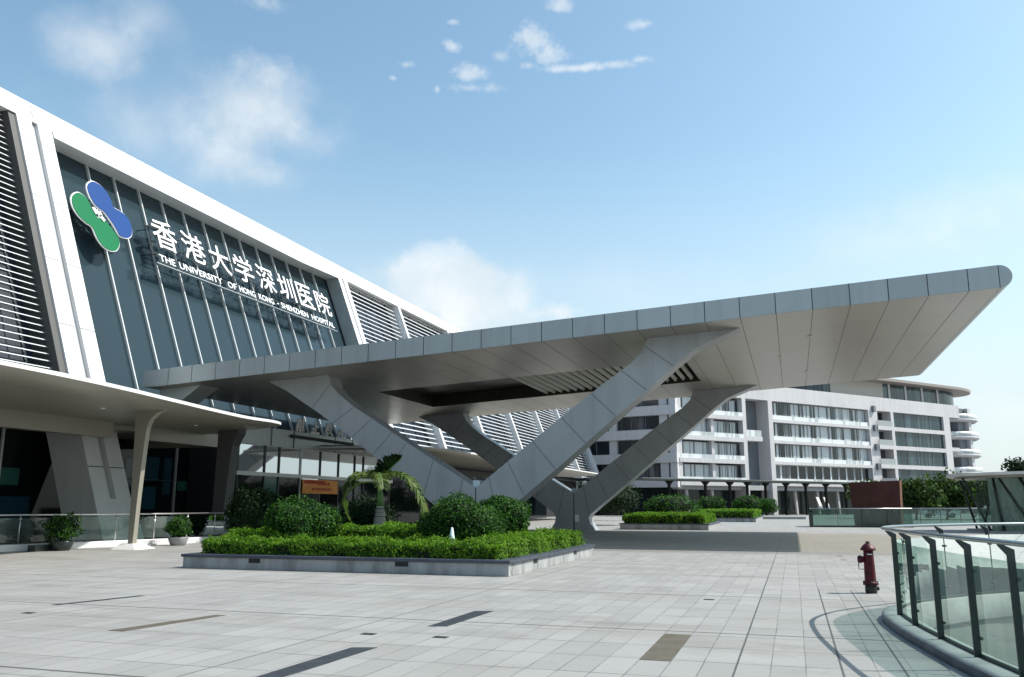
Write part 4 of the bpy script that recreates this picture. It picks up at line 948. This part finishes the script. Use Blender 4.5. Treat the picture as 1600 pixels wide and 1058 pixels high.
# ================================================================== COVERED WALKWAY IN FRONT OF IT
wk = thing('covered_walkway', 'thin flat walkway roof on dark posts before the ward block', 'walkway', (-2, 150, 0))
F3 = (P0 + n1 * 4.5, e1, n1)
b = MB(); fbox(b, *F3, -34, 62, -1.6, 2.2, 5.35, 5.62); b.mat(1); fbox(b, *F3, -34, 62, 2.2, 2.26, 5.37, 5.6); b.mat(2); fbox(b, *F3, -34, 62, -1.6, 2.2, 5.62, 5.66); b.build('walkway_roof', [mat('walkway_soffit', (.10, .10, .10), .6), M_DSTEEL, M_KERB], wk)
for s_ in (-27, -19.4, -14.0, -10.0, -5.7, -.7, 4.3, 9.6, 15.0, 20.5, 26.5, 33, 40, 47, 54):
    b = MB(); g3 = lambda s_, d, z: F3[0] + e1 * s_ + n1 * d + Vector((0, 0, z))
    fbox(b, *F3, s_ - .17, s_ + .17, .0, .34, 0, 4.8); b.hexa([g3(s_ - .2, 0, 4.8), g3(s_ + .2, 0, 4.8), g3(s_ + .2, .4, 4.8), g3(s_ - .2, .4, 4.8), g3(s_ - .5, -.3, 5.35), g3(s_ + .5, -.3, 5.35), g3(s_ + .5, .8, 5.35), g3(s_ - .5, .8, 5.35)]); b.build('walkway_post', mat('walkway_post_paint', (.010, .011, .012), .7, spec=.15), wk)
for i, (s_, lab) in enumerate(((12.2, 'white leaning board left of a dark walkway post'), (14.2, 'white leaning board right of a dark walkway post'))):
    b = MB(); g3 = lambda s_, d, z: P0 + e1 * s_ + n1 * d + Vector((0, 0, z))
    b.hexa([g3(s_, 1.2, .9), g3(s_ + .75, 1.2, .9), g3(s_ + .75, 1.3, .9), g3(s_, 1.3, .9), g3(s_ - .4, .6, 3.1), g3(s_ + .35, .6, 3.1), g3(s_ + .35, .7, 3.1), g3(s_ - .4, .7, 3.1)])
    b.tube([g3(s_ + .35, .6, 0), g3(s_ + .2, 1.1, 1.6)], .06, 6); tag(b.build('display_board', M_LETTER), lab, 'board', 'white boards under the walkway roof')

# ================================================================== FAR PLANTING
def far_planter(label, x0, x1, y0, y1, h):
    r_ = thing('planter', label, 'planter', ((x0 + x1) / 2, (y0 + y1) / 2, 0)); b = MB(); b.box(x0, x1, y0, y1, 0, h); b.mat(1); b.box(x0 - .05, x1 + .05, y0 - .05, y1 + .05, h, h + .07); b.build('planter_wall', [M_PLANT, M_COPE], r_)
far_planter('low planter of clipped hedge just right of the far V column', -11.3, -5.4, 58.2, 68, .35)
hedge('hedge', 'clipped hedge in the planter right of the far V column', [(-11.1, -5.7, 58.5, 67.5, .42, 1.0)], 300, .07, M_HEDGE)
far_planter('low planter of clipped hedge in front of the walkway posts', -10.0, -3.6, 88, 110, .35)
hedge('hedge', 'thin clipped hedge before the walkway posts', [(-9.8, -3.8, 88.3, 109, .42, 1.1)], 110, .10, M_HEDGE)
b = MB(); b.box(-4.5, 1.3, 108, 114, 0, .3); tag(b.build('paved_step', M_KERB), 'low pale stone step at the end of the far hedge', 'step')
def fb(label, x, y, r, h, seed, leaf=M_LEAF, n=2000): return bush('round_bush', label, (x, y, .45 + h), (r, r, h), n, .11, leaf, seed=seed, stems=False, lobes=2)
fb('wide round bush behind the hedge right of the far V column', -10.2, 76, 2.3, 1.05, 31)
fb('clipped round bush left of the walkway hedge', -10.0, 112, 1.8, 1.2, 32)
fb('clipped round bush at the middle of the walkway hedge', -5.6, 113, 1.9, 1.2, 33)
fb('smaller clipped bush at the right end of the walkway hedge', -3.3, 115, 1.4, 1.05, 34)
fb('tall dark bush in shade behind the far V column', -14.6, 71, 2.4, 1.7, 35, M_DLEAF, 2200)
# trees
def tree(label, x, y, h, rad, seed, leaf, n=4200, group=None, size=.26):
    r_ = thing('tree', label, 'tree', (x, y, 0), group); b = MB(); th = h * .34
    b.tube([(x, y, 0), (x + .1, y, th * .6), (x, y + .1, th * 1.15)], [h * .035, h * .028, h * .016], 8)
    for k in range(4): a = k * 1.6 + seed; b.tube([(x, y, th * .85), (x + math.cos(a) * rad * .55, y + math.sin(a) * rad * .55, th * 1.45)], [h * .014, h * .006], 6)
    b.build('trunk', M_BARK, r_)
    rg = np.random.default_rng(seed); q = []; core = MB()
    for k in range(7):
        a = rg.uniform(0, 6.28); rr_ = rad * rg.uniform(.1, .62); c = (x + math.cos(a) * rr_, y + math.sin(a) * rr_, th + (h - th) * rg.uniform(.2, .78)); r2 = rad * rg.uniform(.38, .58)
        q.append((ellipsoid_leaves(c, (r2, r2, r2 * .8), n // 7, size, seed * 10 + k, .3, -1, .6), 0)); core_ball(core, c, (r2, r2, r2 * .8), seed * 10 + k, .3, .5, 10, 7)
    leaf_obj('crown', q, [leaf, M_CORE], r_, core)
M_TREE = leafmat('tree_leaf', (.012, .035, .009), (.08, .135, .028), .3)
for i, (x, y, h, r_, lab) in enumerate(((13.2, 108, 4.1, 3.4, 'first bushy street tree right of the rust red box'), (17.0, 112, 4.2, 3.8, 'bushy street tree behind the middle of the green glass fence'), (20.4, 110, 4.1, 3.5, 'bushy street tree left of the pavilion strut'), (24.0, 114, 4.2, 3.8, 'bushy street tree seen through the glass pavilion'), (9.9, 118, 4.1, 3.2, 'bushy street tree hidden partly by the rust red box'))):
    tree(lab, x, y, h, r_, 41 + i, M_TREE, group='street trees behind the glass fence')
tree('large dark tree standing far off at the right edge', 54.0, 230, 12.2, 5.0, 61, M_DLEAF, 3600, 'dark trees on the far right skyline', .5)
tree('dark tree farthest right on the skyline', 61.0, 232, 12.8, 6.0, 62, M_DLEAF, 3600, 'dark trees on the far right skyline', .5)
def dark_palmish(label, x, y, h, seed): tree(label, x, y, h, h * .45, seed, M_TREE, 1800, None, .16)
dark_palmish('small feathery tree before the dark ground floor of the ward block', -17.5, 92, 3.9, 71)
# parked white van glimpsed under the trees
van = thing('parked_van', 'white van parked beyond the green glass fence', 'van', (18.5, 128, 0))
b = MB(); b.prism([(16.2, 127, .35), (21.0, 127, .35), (21.0, 127, 1.2), (20.1, 127, 1.35), (19.3, 127, 2.2), (16.3, 127, 2.25)], [(16.2, 128.9, .35), (21.0, 128.9, .35), (21.0, 128.9, 1.2), (20.1, 128.9, 1.35), (19.3, 128.9, 2.2), (16.3, 128.9, 2.25)]); bevel(b.build('body', M_LETTER, van), .08)
b = MB(); b.box(16.6, 19.1, 126.98, 128.92, 1.35, 1.95); b.build('side_window', M_LOB, van)
for x in (17.1, 20.0):
    for y in (127.05, 128.7): b = MB(); b.lathe([(.2, -.1), (.33, -.1), (.33, .1), (.2, .1)], (x, y, .33), 16, 'Y'); b.build('wheel', M_BLACK, van)

# ================================================================== RUST BOX, GREEN GLASS FENCES, PAVILION
kx = thing('rust_box', 'rust red steel box shaft standing behind green glass', 'shaft', (6.1, 74, 0))
b = MB(); b.prism([(4.45, 72.2, 0), (7.75, 72.2, 0), (8.1, 75.5, 0), (4.8, 75.5, 0)], [(4.2, 72.0, 3.35), (7.85, 72.0, 3.5), (8.25, 75.7, 3.45), (4.6, 75.7, 3.4)]); b.mat(1)
b.prism([(7.75, 72.2, .0), (7.93, 72.4, .0), (8.25, 75.6, .0), (8.1, 75.5, 0)], [(7.86, 72.0, 3.5), (8.02, 72.2, 3.48), (8.4, 75.7, 3.44), (8.26, 75.7, 3.46)]); b.build('shell', [M_RUST, M_RUSTL], kx)
def gfence(label, pts, h, step, m, base=.12, loc=None):
    f = thing('glass_fence', label, 'glass fence', (pts[0][0], pts[0][1], 0)); 
    for i in range(len(pts) - 1):
        a = Vector((pts[i][0], pts[i][1], 0)); c = Vector((pts[i + 1][0], pts[i + 1][1], 0)); L = (c - a).length; t = (c - a) / L; n = max(1, round(L / step)); nr = Vector((-t.y, t.x, 0)) * .012
        b = MB(); b.hexa([a - nr * 8, c - nr * 8, c + nr * 8, a + nr * 8] + [p + Vector((0, 0, base)) for p in (a - nr * 8, c - nr * 8, c + nr * 8, a + nr * 8)]); b.build('plinth', M_DSTEEL, f)
        for k in range(n):
            p = a + t * (L * k / n + .02); q = a + t * (L * (k + 1) / n - .02)
            b = MB(); b.hexa([v + Vector((0, 0, z)) for z in (base, h) for v in (p - nr, q - nr, q + nr, p + nr)]); b.build('pane', m, f)
            b = MB(); b.tube([p, p + Vector((0, 0, h))], .025, 6); b.build('post', M_DSTEEL, f)
        b = MB(); b.tube([a + Vector((0, 0, h + .03)), c + Vector((0, 0, h + .03))], .035, 6); b.build('top_rail', M_STEEL, f)
gfence('green glass fence in front of the rust red box', [(1.2, 72.3), (1.3, 69.5), (8.3, 69.8)], 1.35, 1.75, M_GLASS2)
b = MB(); b.box(1.05, 1.3, 68.9, 69.3, 0, 1.05); tag(bevel(b.build('bollard', M_DSTEEL), .03), 'squat black bollard at the left end of the green glass fence', 'bollard')
gfence('long green glass fence running right of the rust red box', [(8.3, 78), (21, 82)], 1.35, 1.7, M_GLASS2)
pv = thing('glass_pavilion', 'green glass stair pavilion with a thin flat canopy roof', 'pavilion', (14.5, 61, 0))
E = [(9.35, 58.8), (9.9, 58.1), (11.5, 57.4), (14, 57.0), (24, 56.6), (24, 66), (13, 66), (10.2, 64.5), (9.5, 61.5)]
b = MB(); b.prism([(x, y, 3.35 + (x - 9.3) * .02) for x, y in E], [(x, y, 3.52 + (x - 9.3) * .02) for x, y in E]); b.mat(1)
E2_ = [(14 + (x - 14) * .9, 61 + (y - 61) * .8) for x, y in E]; b.prism([(x, y, 3.2 + (x - 9.3) * .02) for x, y in E2_], [(x, y, 3.345 + (x - 9.3) * .02) for x, y in E2_]); b.build('roof', [M_WHITE, M_CANO], pv)
for (x0, y0, x1, y1) in ((11.3, 58.6, 13.3, 58.5), (13.3, 58.5, 15.6, 58.4), (15.6, 58.4, 19, 58.3), (11.3, 58.6, 11.7, 64.5), (12.2, 60.5, 16, 60.3), (11.7, 64.5, 20, 64.3)):
    b = MB(); d = Vector((x1 - x0, y1 - y0, 0)).normalized(); nr = Vector((-d.y, d.x, 0)) * .01
    a = Vector((x0, y0, .1)); c = Vector((x1, y1, .1)); b.hexa([v + Vector((0, 0, z)) for z in (0, 3.15) for v in (a - nr, c - nr, c + nr, a + nr)]); b.build('glass_wall', M_GLASS3, pv)
for p, q in (((11.2, 58.3, .0), (9.95, 58.6, 3.25)), ((11.9, 58.3, 0), (11.6, 58.5, 3.25)), ((13.6, 58.2, 0), (11.9, 58.6, 3.3)), ((14.4, 58.2, 0), (13.0, 58.4, 3.3)), ((11.5, 64.2, 0), (10.6, 63.5, 3.3))):
    b = MB(); b.tube([p, q], .07, 8); b.build('strut', M_DSTEEL, pv)
b = MB(); b.box(11.0, 24, 58.0, 65, 0, .1); b.build('base', M_KERB, pv)
